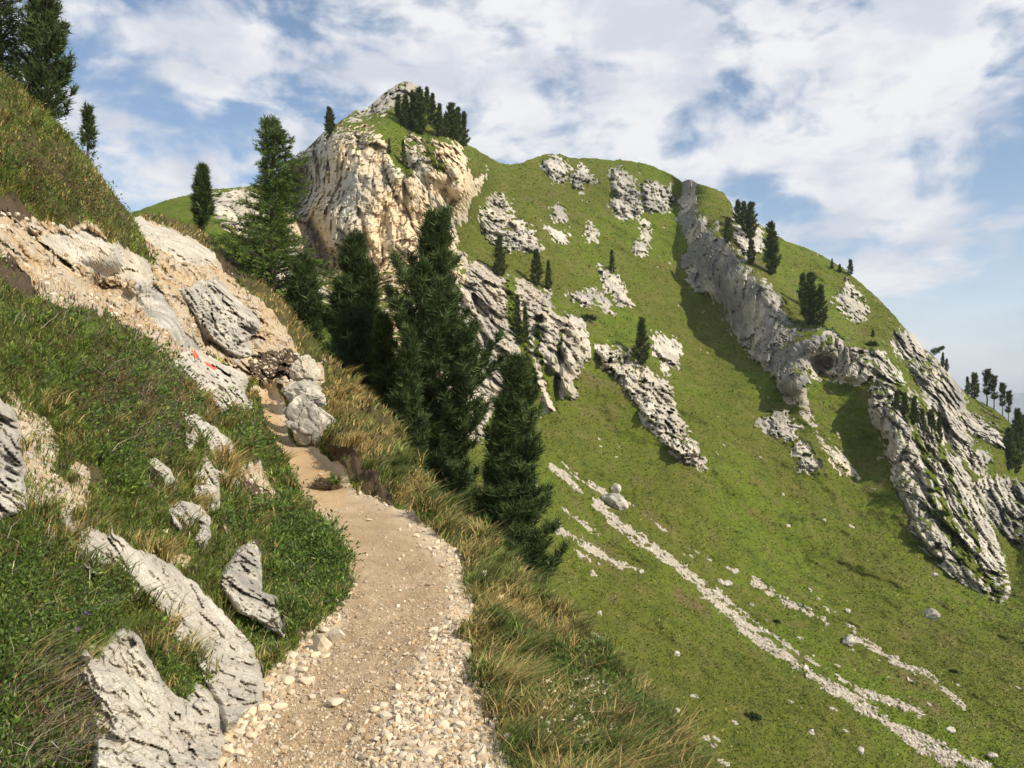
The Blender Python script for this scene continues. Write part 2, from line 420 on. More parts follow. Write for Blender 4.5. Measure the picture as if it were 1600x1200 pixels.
FAR_PTS = [
 (-60, 400, 95), (205, 345, 95), (262, 320, 98), (330, 300, 102), (380, 300, 108), (300, 360, 88), (380, 370, 92), (330, 450, 78), (430, 560, 75), (300, 640, 60), (0, 600, 60),
 (420, 300, 180), (450, 262, 202), (462, 330, 197), (480, 380, 190), (500, 425, 178), (440, 430, 120),
 (490, 235, 193), (505, 330, 181), (520, 380, 175), (535, 260, 178), (545, 200, 186), (590, 200, 188), (560, 320, 174), (600, 420, 170), (650, 300, 177), (640, 220, 189), (620, 450, 160), (700, 300, 181), (725, 300, 184), (700, 215, 196), (735, 262, 194), (710, 390, 180), (740, 440, 172),
 (632, 130, 216), (560, 180, 205), (600, 170, 203), (665, 155, 216), (692, 190, 210), (724, 226, 208),
 (748, 300, 214), (755, 255, 228), (738, 350, 203), (800, 260, 260), (730, 395, 190),
 (860, 245, 277), (950, 252, 283), (1010, 259, 281), (1050, 275, 278), (860, 290, 258), (960, 320, 256), (1030, 320, 262),
 (800, 340, 218), (790, 390, 203), (900, 350, 236), (1000, 400, 233), (850, 420, 202), (950, 450, 210), (1030, 480, 216), (1100, 580, 196), (1160, 620, 186),
 (1064, 300, 274), (1058, 345, 261), (1066, 420, 245), (1095, 475, 234), (1135, 510, 219), (1175, 570, 199), (1222, 624, 187),
 (1083, 285, 262), (1090, 335, 250), (1122, 352, 242), (1146, 382, 229), (1166, 412, 218), (1195, 437, 209), (1224, 470, 204), (1238, 505, 198), (1264, 515, 194), (1292, 512, 193), (1272, 548, 187), (1255, 590, 182), (1243, 614, 182),
 (1130, 302, 262), (1146, 328, 255), (1190, 354, 250), (1230, 380, 246), (1330, 432, 236), (1440, 542, 222), (1510, 617, 214), (1600, 680, 206), (1760, 805, 196),
 (1180, 390, 230), (1220, 430, 222), (1300, 460, 222), (1340, 520, 206), (1270, 480, 206),
 (1274, 562, 199), (1298, 560, 197), (1285, 592, 190), (1330, 545, 192), (1362, 572, 186), (1340, 600, 184), (1400, 560, 200), (1410, 520, 214),
 (1300, 620, 184), (1330, 640, 182), (1348, 690, 178), (1365, 640, 175), (1392, 645, 172), (1420, 700, 166), (1375, 720, 172), (1400, 742, 163), (1450, 690, 176), (1440, 800, 155), (1500, 760, 168), (1470, 868, 147), (1560, 935, 142), (1520, 860, 152), (1480, 640, 190), (1480, 580, 212),
 (1530, 760, 178), (1600, 770, 190), (1590, 860, 168), (1540, 660, 204), (1600, 720, 200), (1570, 700, 190),
 (780, 500, 168), (760, 600, 148), (870, 560, 166), (890, 615, 162), (840, 650, 152), (910, 500, 184), (940, 560, 178), (980, 540, 184), (1000, 620, 169), (1040, 680, 160), (940, 640, 164), (960, 700, 154),
 (1100, 740, 150), (870, 735, 135), (1250, 660, 178), (1300, 720, 168), (1200, 760, 158), (1350, 800, 158), (1100, 880, 128), (1600, 1000, 128), (1640, 880, 150), (1300, 920, 134), (1200, 1000, 112), (1000, 900, 115), (900, 960, 98), (1080, 1200, 74), (1300, 1200, 84), (1600, 1200, 98), (1760, 1200, 110), (1760, 950, 150), (900, 1290, 60), (1500, 1320, 85), (720, 700, 118), (700, 850, 88), (800, 1000, 76)]

far = Sheet(np.arange(-60, 1761, 2.5), poly_fn(FAR_CREST), poly_fn(FAR_BOT), 400)
# small irregularities of the skyline
nx = far.xs / 9.0
far.top += perlin(np.stack([nx, 0 * nx, 0 * nx], 1), 3) * 2.4 + perlin(np.stack([nx * 3, 0 * nx, 0 * nx], 1), 4) * 1.6
far.py = far.top[None] + (far.bot - far.top)[None] * far.t[:, None]
px, py = far.px, far.py
Y = tps(FAR_PTS, 2e-4)(px, py)

# rock areas: name, outline, warmth, greyness, relief in metres, label
FAR_ROCK = [
 ('cliff', [(448, 262), (465, 248), (500, 213), (532, 198), (548, 192), (566, 188), (585, 193), (600, 214), (612, 236), (619, 256), (634, 262), (636, 205), (650, 206), (663, 214), (687, 216), (724, 228), (729, 262), (742, 280), (758, 272), (764, 254), (756, 290), (747, 300), (737, 311), (727, 343), (716, 352), (713, 384), (726, 415), (740, 440), (745, 470), (720, 500), (700, 600), (640, 640), (570, 600), (540, 520), (500, 440), (470, 420), (450, 380), (446, 320)], 1.0, 0.10, 2.1, 'big ochre limestone cliff tower rising behind the larch with a green cap'),
 ('rock_outcrop', [(751, 332), (760, 318), (774, 301), (783, 300), (805, 328), (793, 331), (815, 348), (835, 362), (848, 389), (838, 398), (815, 386), (798, 393), (767, 376), (754, 359)], 0.25, 0.5, 2.2, 'pale grey rock outcrop in the grass right of the cliff tower'),
 ('rock_outcrop', [(843, 250), (869, 244), (894, 264), (886, 267), (882, 286), (866, 280), (853, 266)], 0.0, 0.9, 2.0, 'grey crag just under the rounded green summit of the saddle'),
 ('rock_outcrop', [(892, 271), (909, 257), (930, 272), (931, 290), (916, 284), (909, 300), (898, 290)], 0.0, 0.9, 2.0, 'small split grey crag under the ridge, left of the tallest ridge crag'),
 ('rock_outcrop', [(956, 267), (970, 260), (987, 278), (1000, 301), (1006, 328), (1003, 338), (970, 344), (960, 328), (956, 315), (960, 301), (955, 284)], 0.1, 0.8, 2.4, 'tall blocky grey crag below the middle of the ridge'),
 ('rock_outcrop', [(1000, 284), (1020, 284), (1052, 290), (1052, 313), (1041, 334), (1020, 333), (1006, 326)], 0.0, 1.0, 2.2, 'dark grey rock band beside the shaded gully top'),
 ('rock_outcrop', [(1000, 340), (1014, 352), (1014, 376), (1010, 397), (996, 398), (987, 389), (990, 380), (1001, 376)], 0.3, 0.6, 1.6, 'narrow rock rib dropping below the tall ridge crag'),
 ('rock_outcrop', [(860, 326), (874, 322), (886, 336), (883, 347), (866, 345)], 0.1, 0.7, 1.2, 'small broken rocks high on the green slope under the summit'),
 ('rock_outcrop', [(853, 355), (866, 358), (889, 368), (886, 376), (872, 380), (860, 366)], 0.1, 0.4, 1.2, 'flat pale broken rocks in the middle of the upper slope'),
 ('rock_outcrop', [(910, 354), (924, 350), (934, 362), (932, 376), (914, 374)], 0.2, 0.5, 1.2, 'scattered faint rocks left of the narrow rock rib'),
 ('rock_outcrop', [(889, 460), (909, 456), (933, 453), (950, 467), (960, 490), (948, 490), (936, 473), (914, 480)], 0.1, 0.5, 1.8, 'low pale ledge below the lone pine of the slope'),
 ('rock_outcrop', [(936, 416), (956, 423), (970, 430), (977, 456), (987, 477), (970, 481), (956, 463), (940, 450)], 0.1, 0.3, 1.6, 'pale rocks running down from the foot of the lone pine'),
 ('cliff', [(716, 440), (735, 412), (752, 410), (780, 430), (800, 430), (835, 443), (860, 456), (864, 490), (892, 492), (912, 500), (915, 517), (926, 544), (923, 562), (905, 575), (899, 600), (900, 627), (880, 620), (868, 592), (856, 575), (850, 600), (868, 642), (850, 652), (845, 615), (830, 600), (815, 580), (800, 590), (790, 625), (764, 650), (748, 695), (725, 700), (700, 650), (690, 560), (695, 480)], 0.45, 0.5, 2.6, 'broken pale cliffs with grassy ledges behind the tallest pine'),
 ('rock_outcrop', [(930, 546), (950, 538), (970, 546), (990, 558), (1014, 577), (1024, 590), (1041, 597), (1051, 617), (1054, 638), (1060, 655), (1080, 680), (1098, 705), (1102, 737), (1081, 725), (1061, 722), (1041, 698), (1024, 678), (1010, 665), (1000, 641), (973, 607), (967, 592), (945, 573)], 0.35, 0.4, 2.2, 'long rock rib running down the slope below the conical pine'),
 ('rock_outcrop', [(1017, 520), (1037, 525), (1058, 530), (1065, 568), (1051, 577), (1041, 587), (1024, 558)], 0.1, 0.3, 1.2, 'thin pale rock streaks right of the conical pine'),
 ('cliff', [(1066, 290), (1076, 280), (1086, 282), (1090, 300), (1090, 334), (1104, 338), (1107, 356), (1121, 346), (1128, 366), (1140, 378), (1158, 388), (1167, 409), (1178, 415), (1197, 436), (1221, 463), (1227, 483), (1237, 503), (1269, 512), (1293, 509), (1303, 523), (1283, 542), (1271, 552), (1266, 578), (1262, 595), (1248, 613), (1232, 620), (1212, 604), (1200, 579), (1171, 559), (1152, 529), (1132, 492), (1122, 468), (1096, 464), (1079, 450), (1072, 422), (1068, 405), (1076, 382), (1060, 352), (1058, 336)], 0.25, 1.45, 1.15, 'long shaded grey cliff fin beside the dark grass gully'),  # grey rock; the extra greyness paints the fin's shade deeper
 ('cliff', [(1268, 550), (1293, 536), (1303, 522), (1316, 529), (1340, 536), (1356, 537), (1366, 564), (1369, 588), (1343, 600), (1316, 597), (1262, 594)], 0.3, 0.6, 1.8, 'short bulging cliff with a dark hollow, right of the grey fin'),
 ('cliff', [(1354, 621), (1364, 580), (1356, 545), (1370, 535), (1388, 560), (1405, 580), (1414, 594), (1431, 614), (1458, 640), (1478, 671), (1477, 695), (1499, 719), (1519, 749), (1532, 783), (1546, 812), (1562, 857), (1577, 898), (1580, 928), (1563, 946), (1539, 932), (1519, 916), (1502, 908), (1465, 876), (1441, 855), (1418, 834), (1424, 813), (1408, 780), (1391, 750), (1394, 729), (1381, 715), (1384, 688), (1367, 668), (1360, 644)], 0.05, 0.35, 2.2, 'pale ribbed cliff running down to the right edge of the meadow'),
 ('cliff', [(1394, 513), (1418, 515), (1441, 535), (1467, 556), (1487, 584), (1500, 606), (1512, 628), (1500, 655), (1520, 690), (1545, 715), (1540, 742), (1520, 742), (1500, 716), (1480, 690), (1478, 668), (1460, 640), (1436, 606), (1422, 582), (1397, 548)], 0.35, 1.0, 2.0, 'brownish broken cliff under the right hand skyline'),
 ('cliff', [(1500, 735), (1522, 750), (1556, 744), (1610, 752), (1700, 790), (1700, 900), (1600, 860), (1580, 849), (1549, 812), (1530, 776)], 0.1, 1.0, 2.2, 'dark cliff under the pines at the right edge of the view'),
 ('rock_outcrop', [(1496, 640), (1530, 650), (1560, 668), (1572, 700), (1540, 690), (1510, 672)], 0.2, 0.9, 1.6, 'dark rocky step below the pines on the right hand ridge'),
 ('rock_outcrop', [(1178, 658), (1200, 645), (1225, 640), (1251, 668), (1240, 690), (1205, 680)], 0.2, 0.6, 1.2, 'low broken rocks in the grass below the cliff fin'),
 ('rock_outcrop', [(1238, 692), (1254, 690), (1264, 700), (1280, 724), (1270, 742), (1250, 735), (1240, 715)], 0.1, 0.3, 1.4, 'small pale rocks in the middle of the green slope'),
 ('rock_outcrop', [(1296, 702), (1312, 706), (1340, 748), (1322, 742), (1300, 722)], 0.5, 0.2, 1.0, 'tan stony streak beside the shaded grass of the second gully'),
 ('rock_outcrop', [(1300, 470), (1325, 440), (1345, 460), (1360, 500), (1340, 505)], 0.3, 0.6, 0.9, 'faint stony band on the right hand ridge near the skyline pines'),
 ('rock_outcrop', [(322, 318), (334, 300), (385, 297), (430, 322), (400, 372), (345, 352)], 0.3, 0.1, 1.0, 'pale rocky hillside behind the small dark pine'),
 ('rock_outcrop', [(536, 192), (560, 170), (598, 148), (620, 130), (640, 122), (666, 143), (655, 160), (630, 156), (612, 164), (596, 180), (580, 178), (560, 190)], 0.3, 0.6, 1.5, 'rocky summit block above the green cap of the cliff tower'),
 ('rock_outcrop', [(1145, 322), (1165, 336), (1190, 352), (1195, 380), (1180, 402), (1165, 400), (1150, 375)], 0.2, 0.4, 1.2, 'pale rocks among the pines at the top of the cliff fin'),
 ('rock_outcrop', [(440, 400), (470, 380), (500, 430), (520, 470), (470, 470), (430, 440)], 0.2, 0.2, 2.0, 'whitish rocks at the foot of the cliff tower behind the larch'),
]
P0 = at(px, py, Y)
Q = P0.reshape(-1, 3)
edge = (fbm(Q * 0.22, 5, 11, 0.65) * 26).reshape(px.shape)           # ragged outlines
edge2 = (fbm(Q * np.array([0.8, 0.8, 0.5]), 3, 15, 0.65) * 20).reshape(px.shape)
rock = np.zeros(px.shape); warm = np.zeros(px.shape); grey = np.zeros(px.shape); amp = np.zeros(px.shape); owner = np.full(px.shape, -1); best = np.full(px.shape, -60.0)
for i, (nm, poly, wm, gy, am, lab) in enumerate(FAR_ROCK):
    s = sdf(px, py, poly) + (3.0 if nm == 'rock_outcrop' else 0.0)
    small = 0.6 if nm == 'rock_outcrop' else 1.0
    m = ss(s + (edge + edge2) * small, -1.5, 1.5)
    if nm == 'rock_outcrop': m = m * ss(edge2 + edge * 0.5 + np.minimum(s, 10) * 0.5 - 0.5, -0.5, 1.2)
    up = (s > best) & (m > 0.02)
    best = np.where(up, s, best); owner = np.where(up, i, owner)
    warm = np.where(up, wm, warm); grey = np.where(up, gy, grey); amp = np.where(up, am * ss(s, -4, 12), amp)
    rock = np.maximum(rock, m)
bw1, bw2, bwr, _ = worley(Q / 1.9, 18)
bits = ((bwr > 0.0) & (bw1 < 0.40)).reshape(px.shape) * (ss(best + edge * 1.8, -26, -4) > 0.35) * (best > -40) * (rock < 0.4)
rock = np.maximum(rock, bits * 0.9); amp = np.where(bits > 0.5, 0.9, amp)
# relief of the rock: vertical ribs, blocks, cracks (metres towards the viewer)
sel = (rock > 0.01).ravel(); q = Q[sel]
wv = np.stack([fbm(q * 0.08, 2, 21), fbm(q * 0.08, 2, 22), fbm(q * 0.08, 2, 23)], 1) * 5
ribs = fbm((q + 0.25 * wv) * np.array([0.085, 0.085, 0.022]), 3, 45, 0.55, True)
d1, d2, r, tl = worley((q + 0.25 * wv) * np.array([1, 1, 0.36]) / 5.0, 31); e1, e2, r2, tl2 = worley((q + wv * .1) * np.array([1, 1, 0.5]) / 2.0, 32); g1_, g2_, r3, tl3 = worley(q * np.array([1, 1, 0.6]) / 0.9, 33)
fis = np.exp(-np.abs(perlin((q + 0.12 * wv) * np.array([0.13, 0.13, 0.030]), 46)) / 0.045) + 0.6 * np.exp(-np.abs(perlin((q + 0.1 * wv) * np.array([0.30, 0.30, 0.07]), 47)) / 0.05)
rel = 1.6 * ribs - 0.75 * fis + 0.7 * r + 0.95 * tl - 0.30 * np.exp(-(d2 - d1) / 0.06) + 0.34 * r2 + 0.52 * tl2 - 0.14 * np.exp(-(e2 - e1) / 0.08) + 0.12 * r3 + 0.18 * tl3 + 0.42 * fbm((q + .1 * wv) * np.array([0.34, 0.34, 0.10]), 5, 41, 0.58, True) + 0.35 * fbm(q * 0.55, 4, 42, 0.6)
relief = np.zeros(Q.shape[0]); relief[sel] = rel
relief = relief.reshape(px.shape) * amp * 1.25 * rock
warm = np.clip(warm, 0, 1)
# bowed ground: hummocks and terracettes on the grass
hum = fbm(Q * np.array([0.07, 0.07, 0.07]), 3, 51) * 3.6 + fbm(Q * 0.5, 3, 52) * 1.0 + fbm(Q * np.array([0.2, 0.2, 1.1]), 2, 53) * 0.9
fl = np.array([0.75, -0.40, -0.53]); qf = Q - fl * (Q @ fl)[:, None] * 0.88
hum = hum + fbm(qf * 0.07, 3, 54, 0.5) * 4.5 + fbm(qf * 0.25, 2, 55) * 0.9
hum = hum.reshape(px.shape) * (1 - rock) * ss(far.t[:, None] * (far.bot - far.top)[None], 0, 25)
Y2 = Y - relief - hum
for cx_, cy_, rx, ry, dp in [(1280, 582, 9, 24, 2.5), (500, 385, 8, 38, 8.0), (880, 590, 5, 40, 3.5), (875, 560, 7, 16, 3.0), (960, 575, 16, 12, 3.0)]:
    u_, v_ = px - cx_, py - cy_
    if cx_ == 1284: u_ = np.where(u_ > 0, u_ * 0.42, u_) + np.abs(v_) * 0.1
    if cx_ == 500: u_ = u_ - v_ * 0.42
    if cx_ == 880: u_ = u_ + 8 + v_ * 0.1
    Y2 = Y2 + dp * np.exp(-((u_ / rx) ** 2 + (v_ / ry) ** 2) ** 1.5)
P = at(px, py, Y2)
N = grid_normals(P)
# grass takes the gentler ledges of the rock
ledge = ss(N[..., 2] + (fbm(Q * 0.45, 3, 61) * 0.5).reshape(px.shape), 0.62, 0.80)
grassy = np.where(owner >= 0, np.array([(0.3 if 'ledges' in FAR_ROCK[i][5] else 0.65) if FAR_ROCK[i][0] == 'cliff' else 0.35 for i in range(len(FAR_ROCK))] + [0])[owner], 0)
rock_v = rock * (1 - ledge * grassy * (rock > 0))
# grass strips between the broken cliffs
for strip, hw in [([(798, 440), (800, 490), (818, 540), (835, 600)], 10), ([(842, 500), (838, 540), (852, 585)], 6), ([(878, 520), (872, 556), (860, 570)], 4), ([(1405, 600), (1440, 700), (1500, 850), (1560, 930)], 7), ([(1425, 590), (1470, 700), (1530, 860)], 5), ([(610, 215), (620, 250), (640, 268)], 9), ([(668, 225), (680, 255), (690, 262)], 8), ([(1455, 780), (1490, 850), (1530, 900)], 7)]:
    ds = line_d(px, py, strip); rock_v = rock_v * (1 - 0.95 * ss(ds + edge2 * 0.9, hw, hw - 4))
# scree streaks and bare earth
dirt = np.zeros(px.shape)
SCREE = [([(862, 728), (885, 745), (905, 765)], 7, .8), ([(877, 720), (900, 745), (925, 760), (945, 772)], 5, .8), ([(930, 788), (960, 815), (1000, 842), (1040, 872), (1080, 902), (1120, 940), (1170, 985), (1220, 1022), (1270, 1052), (1320, 1086), (1370, 1120), (1420, 1150), (1480, 1178), (1540, 1200)], 7.5, 1.1),
         ([(972, 778), (1010, 805), (1060, 845), (1100, 870), (1152, 892)], 3, 1), ([(1180, 910), (1230, 940), (1262, 952), (1295, 975)], 7, .7), ([(1030, 866), (1090, 902), (1130, 932), (1180, 972), (1235, 1012)], 5, .9), ([(1335, 1000), (1400, 1032), (1460, 1062), (1505, 1105)], 8, .5), ([(880, 795), (920, 825), (958, 848)], 5, .8), ([(868, 820), (910, 850), (948, 872), (1003, 893)], 6, .8),
         ([(1230, 1010), (1300, 1052), (1352, 1082), (1435, 1112)], 6, .75), ([(1365, 1112), (1440, 1172), (1490, 1195)], 7, .9), ([(900, 860), (925, 878)], 5, .7), ([(1265, 920), (1310, 970), (1340, 985)], 5, .5), ([(1245, 885), (1262, 895)], 4, .6), ([(1275, 905), (1290, 912)], 3, .6), ([(1090, 800), (1150, 850)], 3, .35), ([(1232, 620), (1255, 612), (1262, 650)], 9, .8), ([(1270, 665), (1300, 710)], 6, .6), ([(720, 400), (745, 440), (740, 470)], 9, .8), ([(1420, 690), (1500, 740)], 4, .6)]
for pts, hw, dens in SCREE:
    dl = line_d(px, py, pts); dirt = np.maximum(dirt, ss(dl + np.abs(edge2) * 1.3 + edge * 0.9 + (1 - dens) * 7 + 1.0, hw * 1.55 + 1.5, hw * 1.55 - 3.5))
# stray pale stones on the grass
f1, f2, r5, _ = worley(Q / 1.6, 71)
spk = ((r5 > 0.84) & (f1 < 0.30)).reshape(px.shape) * (fbm(Q * 0.05, 3, 72).reshape(px.shape) > 0.03)
dirt = dirt * ss(edge2, 6.0, 0.0)
dirt = np.maximum(dirt, spk * 0.85 * (rock_v < 0.1)); dirt = dirt * (rock_v < 0.5)
dry = ss(fbm(Q * 0.03, 3, 81).reshape(px.shape), -0.1, 0.25)
far.P = P; far.rockv = rock_v; far.dirt = dirt
# the mountain goes on behind its skyline
K = 9; back = [P]
ks = np.arange(K, 0, -1)
sk = np.stack([at(far.xs, far.top + 3.2 * k ** 1.35, Y2[0] * (1 + 0.085 * k ** 1.15)) for k in ks], 0)
def ext(A): return np.concatenate([np.broadcast_to(A[:1], (K,) + A.shape[1:]), A], 0)
PF = np.concatenate([sk, P], 0)
A = dict(rock=ext(rock_v), warm=ext(warm), grey=ext(grey), dirt=ext(dirt), dry=ext(dry))
own = ext(owner); rr = ext(rock)
own = np.where(rr > 0.5, own, -1); own[:K] = -1
oc = own[:-1, :-1]
okm = (oc == own[1:, 1:]) & (oc == own[1:, :-1]) & (oc == own[:-1, 1:])
cell = np.where(okm, oc, -1)
smooth = (A['rock'][:-1, :-1] < 0.4)
for i, (nm, poly, wm, gy, am, lab) in enumerate(FAR_ROCK):
    crag(nm, PF, cell, i, A, smooth, M_FAR, lab, 'cliff' if nm == 'cliff' else 'rock outcrop', 14)
link('mountain_slope', grid_mesh('mountain_slope', PF, cell < 0, M_FAR, A, smooth), kind='structure')
print('far done')

#@@NEAR
# ================================================================ NEAR HILLSIDE AND PATH
NEAR_CREST = [(-300, -210), (-60, 50), (0, 112), (30, 136), (60, 165), (85, 190), (110, 215), (130, 240), (150, 265), (168, 290), (185, 312), (200, 330), (212, 340), (222, 336), (232, 334), (250, 336), (275, 343), (300, 353), (330, 372), (365, 402), (400, 430), (430, 458), (455, 486), (480, 516), (500, 540), (530, 572), (560, 600), (595, 632), (622, 660), (640, 700), (655, 738), (690, 778), (720, 803), (760, 838), (800, 872), (840, 920), (870, 950), (915, 992), (960, 1030), (1000, 1075), (1030, 1112), (1070, 1200), (1110, 1280), (1180, 1400)]
NEAR_PTS = [
 (560, 1200, 3.5), (330, 1200, 3.5), (800, 1200, 3.48), (560, 1080, 4.47), (400, 1080, 4.6), (740, 1080, 4.45), (610, 1000, 5.46), (480, 1000, 5.7), (730, 1000, 5.46), (640, 920, 7.0), (530, 920, 7.1), (620, 850, 9.2), (720, 880, 8.2), (520, 840, 9.6), (560, 795, 12.2), (640, 800, 12.0), (500, 745, 14.6), (450, 735, 14.9), (465, 705, 16.2), (430, 665, 18.0), (405, 620, 19.6), (410, 600, 20.4), (500, 1400, 2.2), (800, 1400, 2.2), (100, 1400, 2.2),
 (520, 716, 15.6), (560, 765, 13.4), (602, 788, 12.4), (535, 684, 15.1), (580, 728, 13.7), (616, 768, 12.8), (650, 790, 12.6), (470, 690, 16.8), (520, 640, 18.5), (600, 690, 15.9), (550, 650, 18),
 (900, 1200, 3.45), (1070, 1205, 3.7), (1180, 1400, 2.6), (960, 1035, 5.8), (870, 955, 7.4), (800, 880, 9.6), (722, 808, 12.8), (690, 782, 13.6), (655, 742, 15.0), (640, 700, 16.5), (622, 662, 18.8), (560, 602, 22), (500, 542, 25.5), (450, 480, 28.5), (400, 432, 31.5), (330, 375, 35.5), (270, 344, 39), (232, 336, 41), (820, 1020, 5.7), (780, 940, 7.0),
 (0, 1200, 2.75), (200, 1200, 3.1), (0, 1000, 3.3), (200, 1000, 4.0), (330, 1050, 4.6), (0, 800, 4.2), (200, 850, 5.1), (350, 930, 6.0), (450, 940, 6.7), (-300, 1000, 2.4), (-300, 500, 4.6), (-300, 0, 10), (0, 640, 5.4), (150, 640, 6.8), (300, 660, 9.4), (390, 720, 12.4), (440, 800, 10.6), (330, 780, 8.2), (490, 850, 9.3), (0, 480, 7.6), (130, 478, 9.6), (220, 520, 11.2), (290, 590, 12.8),
 (0, 400, 10.4), (60, 440, 11.6), (140, 465, 13.6), (210, 500, 14.8), (300, 560, 16.8), (0, 335, 13.0), (0, 365, 11.6), (80, 345, 15.4), (80, 400, 13.6), (150, 352, 17.2), (150, 410, 15.4), (200, 400, 17.4), (250, 440, 18.6), (210, 450, 16.6), (330, 480, 21.5), (400, 545, 21.3), (445, 595, 20.2), (380, 600, 18.8), (290, 400, 23.5), (340, 420, 27), (420, 470, 26.5), (470, 560, 23),
 (0, 250, 14.5), (100, 280, 16.8), (180, 340, 18.6), (215, 375, 20.2), (0, 116, 20.5), (60, 169, 21), (110, 219, 22), (190, 322, 24), (212, 344, 26), (240, 350, 33)]

near = Sheet(np.concatenate([np.arange(-300, 0, 6), np.arange(0, 1080, 2.3), np.arange(1080, 1181, 6)]), poly_fn(NEAR_CREST), lambda x: np.full_like(x, 1420.0), 430)
px, py = near.px, near.py
Y = tps(NEAR_PTS, 5e-5)(px, py)
PATH = [(300, 1260), (330, 1195), (345, 1150), (368, 1118), (398, 1068), (430, 1040), (470, 1005), (505, 975), (530, 950), (547, 905), (538, 860), (515, 828), (492, 800), (468, 770), (450, 735), (432, 700), (415, 665), (398, 630), (388, 602), (430, 598), (450, 640), (455, 690), (500, 700), (530, 728), (560, 765), (605, 788), (640, 797), (660, 815), (702, 850), (728, 885), (738, 930), (745, 965), (728, 995), (732, 1040), (752, 1090), (772, 1140), (795, 1195), (840, 1260), (800, 1430), (200, 1430)]
TREAD = [(360, 1430), (365, 1200), (420, 1120), (480, 1050), (525, 1000), (550, 930), (540, 870), (515, 800), (475, 750), (440, 700), (420, 650), (450, 690), (500, 720), (550, 770), (610, 800), (655, 840), (700, 890), (705, 950), (668, 1010), (628, 1080), (590, 1150), (560, 1220), (570, 1430)]
CLAY = [(432, 706), (480, 704), (520, 735), (545, 765), (530, 790), (495, 800), (468, 768), (448, 735), (415, 660), (395, 620), (425, 610), (440, 660)]
EARTH = [(-60, 318), (0, 326), (60, 340), (110, 350), (150, 352), (185, 385), (215, 402), (240, 410), (228, 390), (212, 350), (236, 340), (262, 352), (300, 375), (340, 405), (378, 448), (410, 470), (442, 510), (470, 555), (505, 560), (505, 600), (450, 615), (425, 608), (380, 590), (340, 560), (310, 548), (280, 592), (262, 568), (235, 548), (200, 518), (130, 478), (62, 472), (40, 430), (0, 396), (-60, 360)]
EARTH2 = [[(10, 600), (40, 640), (75, 660), (95, 690), (85, 740), (110, 760), (140, 790), (120, 810), (90, 790), (45, 790), (30, 680)], [(105, 720), (140, 740), (135, 800), (110, 780)], [(376, 730), (405, 735), (430, 770), (420, 800), (385, 770), (370, 745)], [(380, 745), (360, 735), (372, 720)], [(255, 862), (300, 872), (290, 890), (262, 880)]]
SOIL = [[(500, 692), (530, 684), (556, 702), (585, 735), (612, 770), (612, 792), (590, 790), (560, 768), (535, 735), (515, 712)], [(340, 395), (380, 415), (398, 430), (380, 440), (350, 425)], [(375, 740), (425, 770), (430, 800), (400, 790)], [(480, 742), (520, 738), (530, 770), (495, 778)], [(390, 555), (455, 545), (480, 570), (450, 600), (405, 595), (385, 575)], [(0, 395), (20, 400), (62, 455), (40, 475), (0, 450)], [(-30, 296), (30, 318), (60, 336), (30, 346), (-30, 322)]]
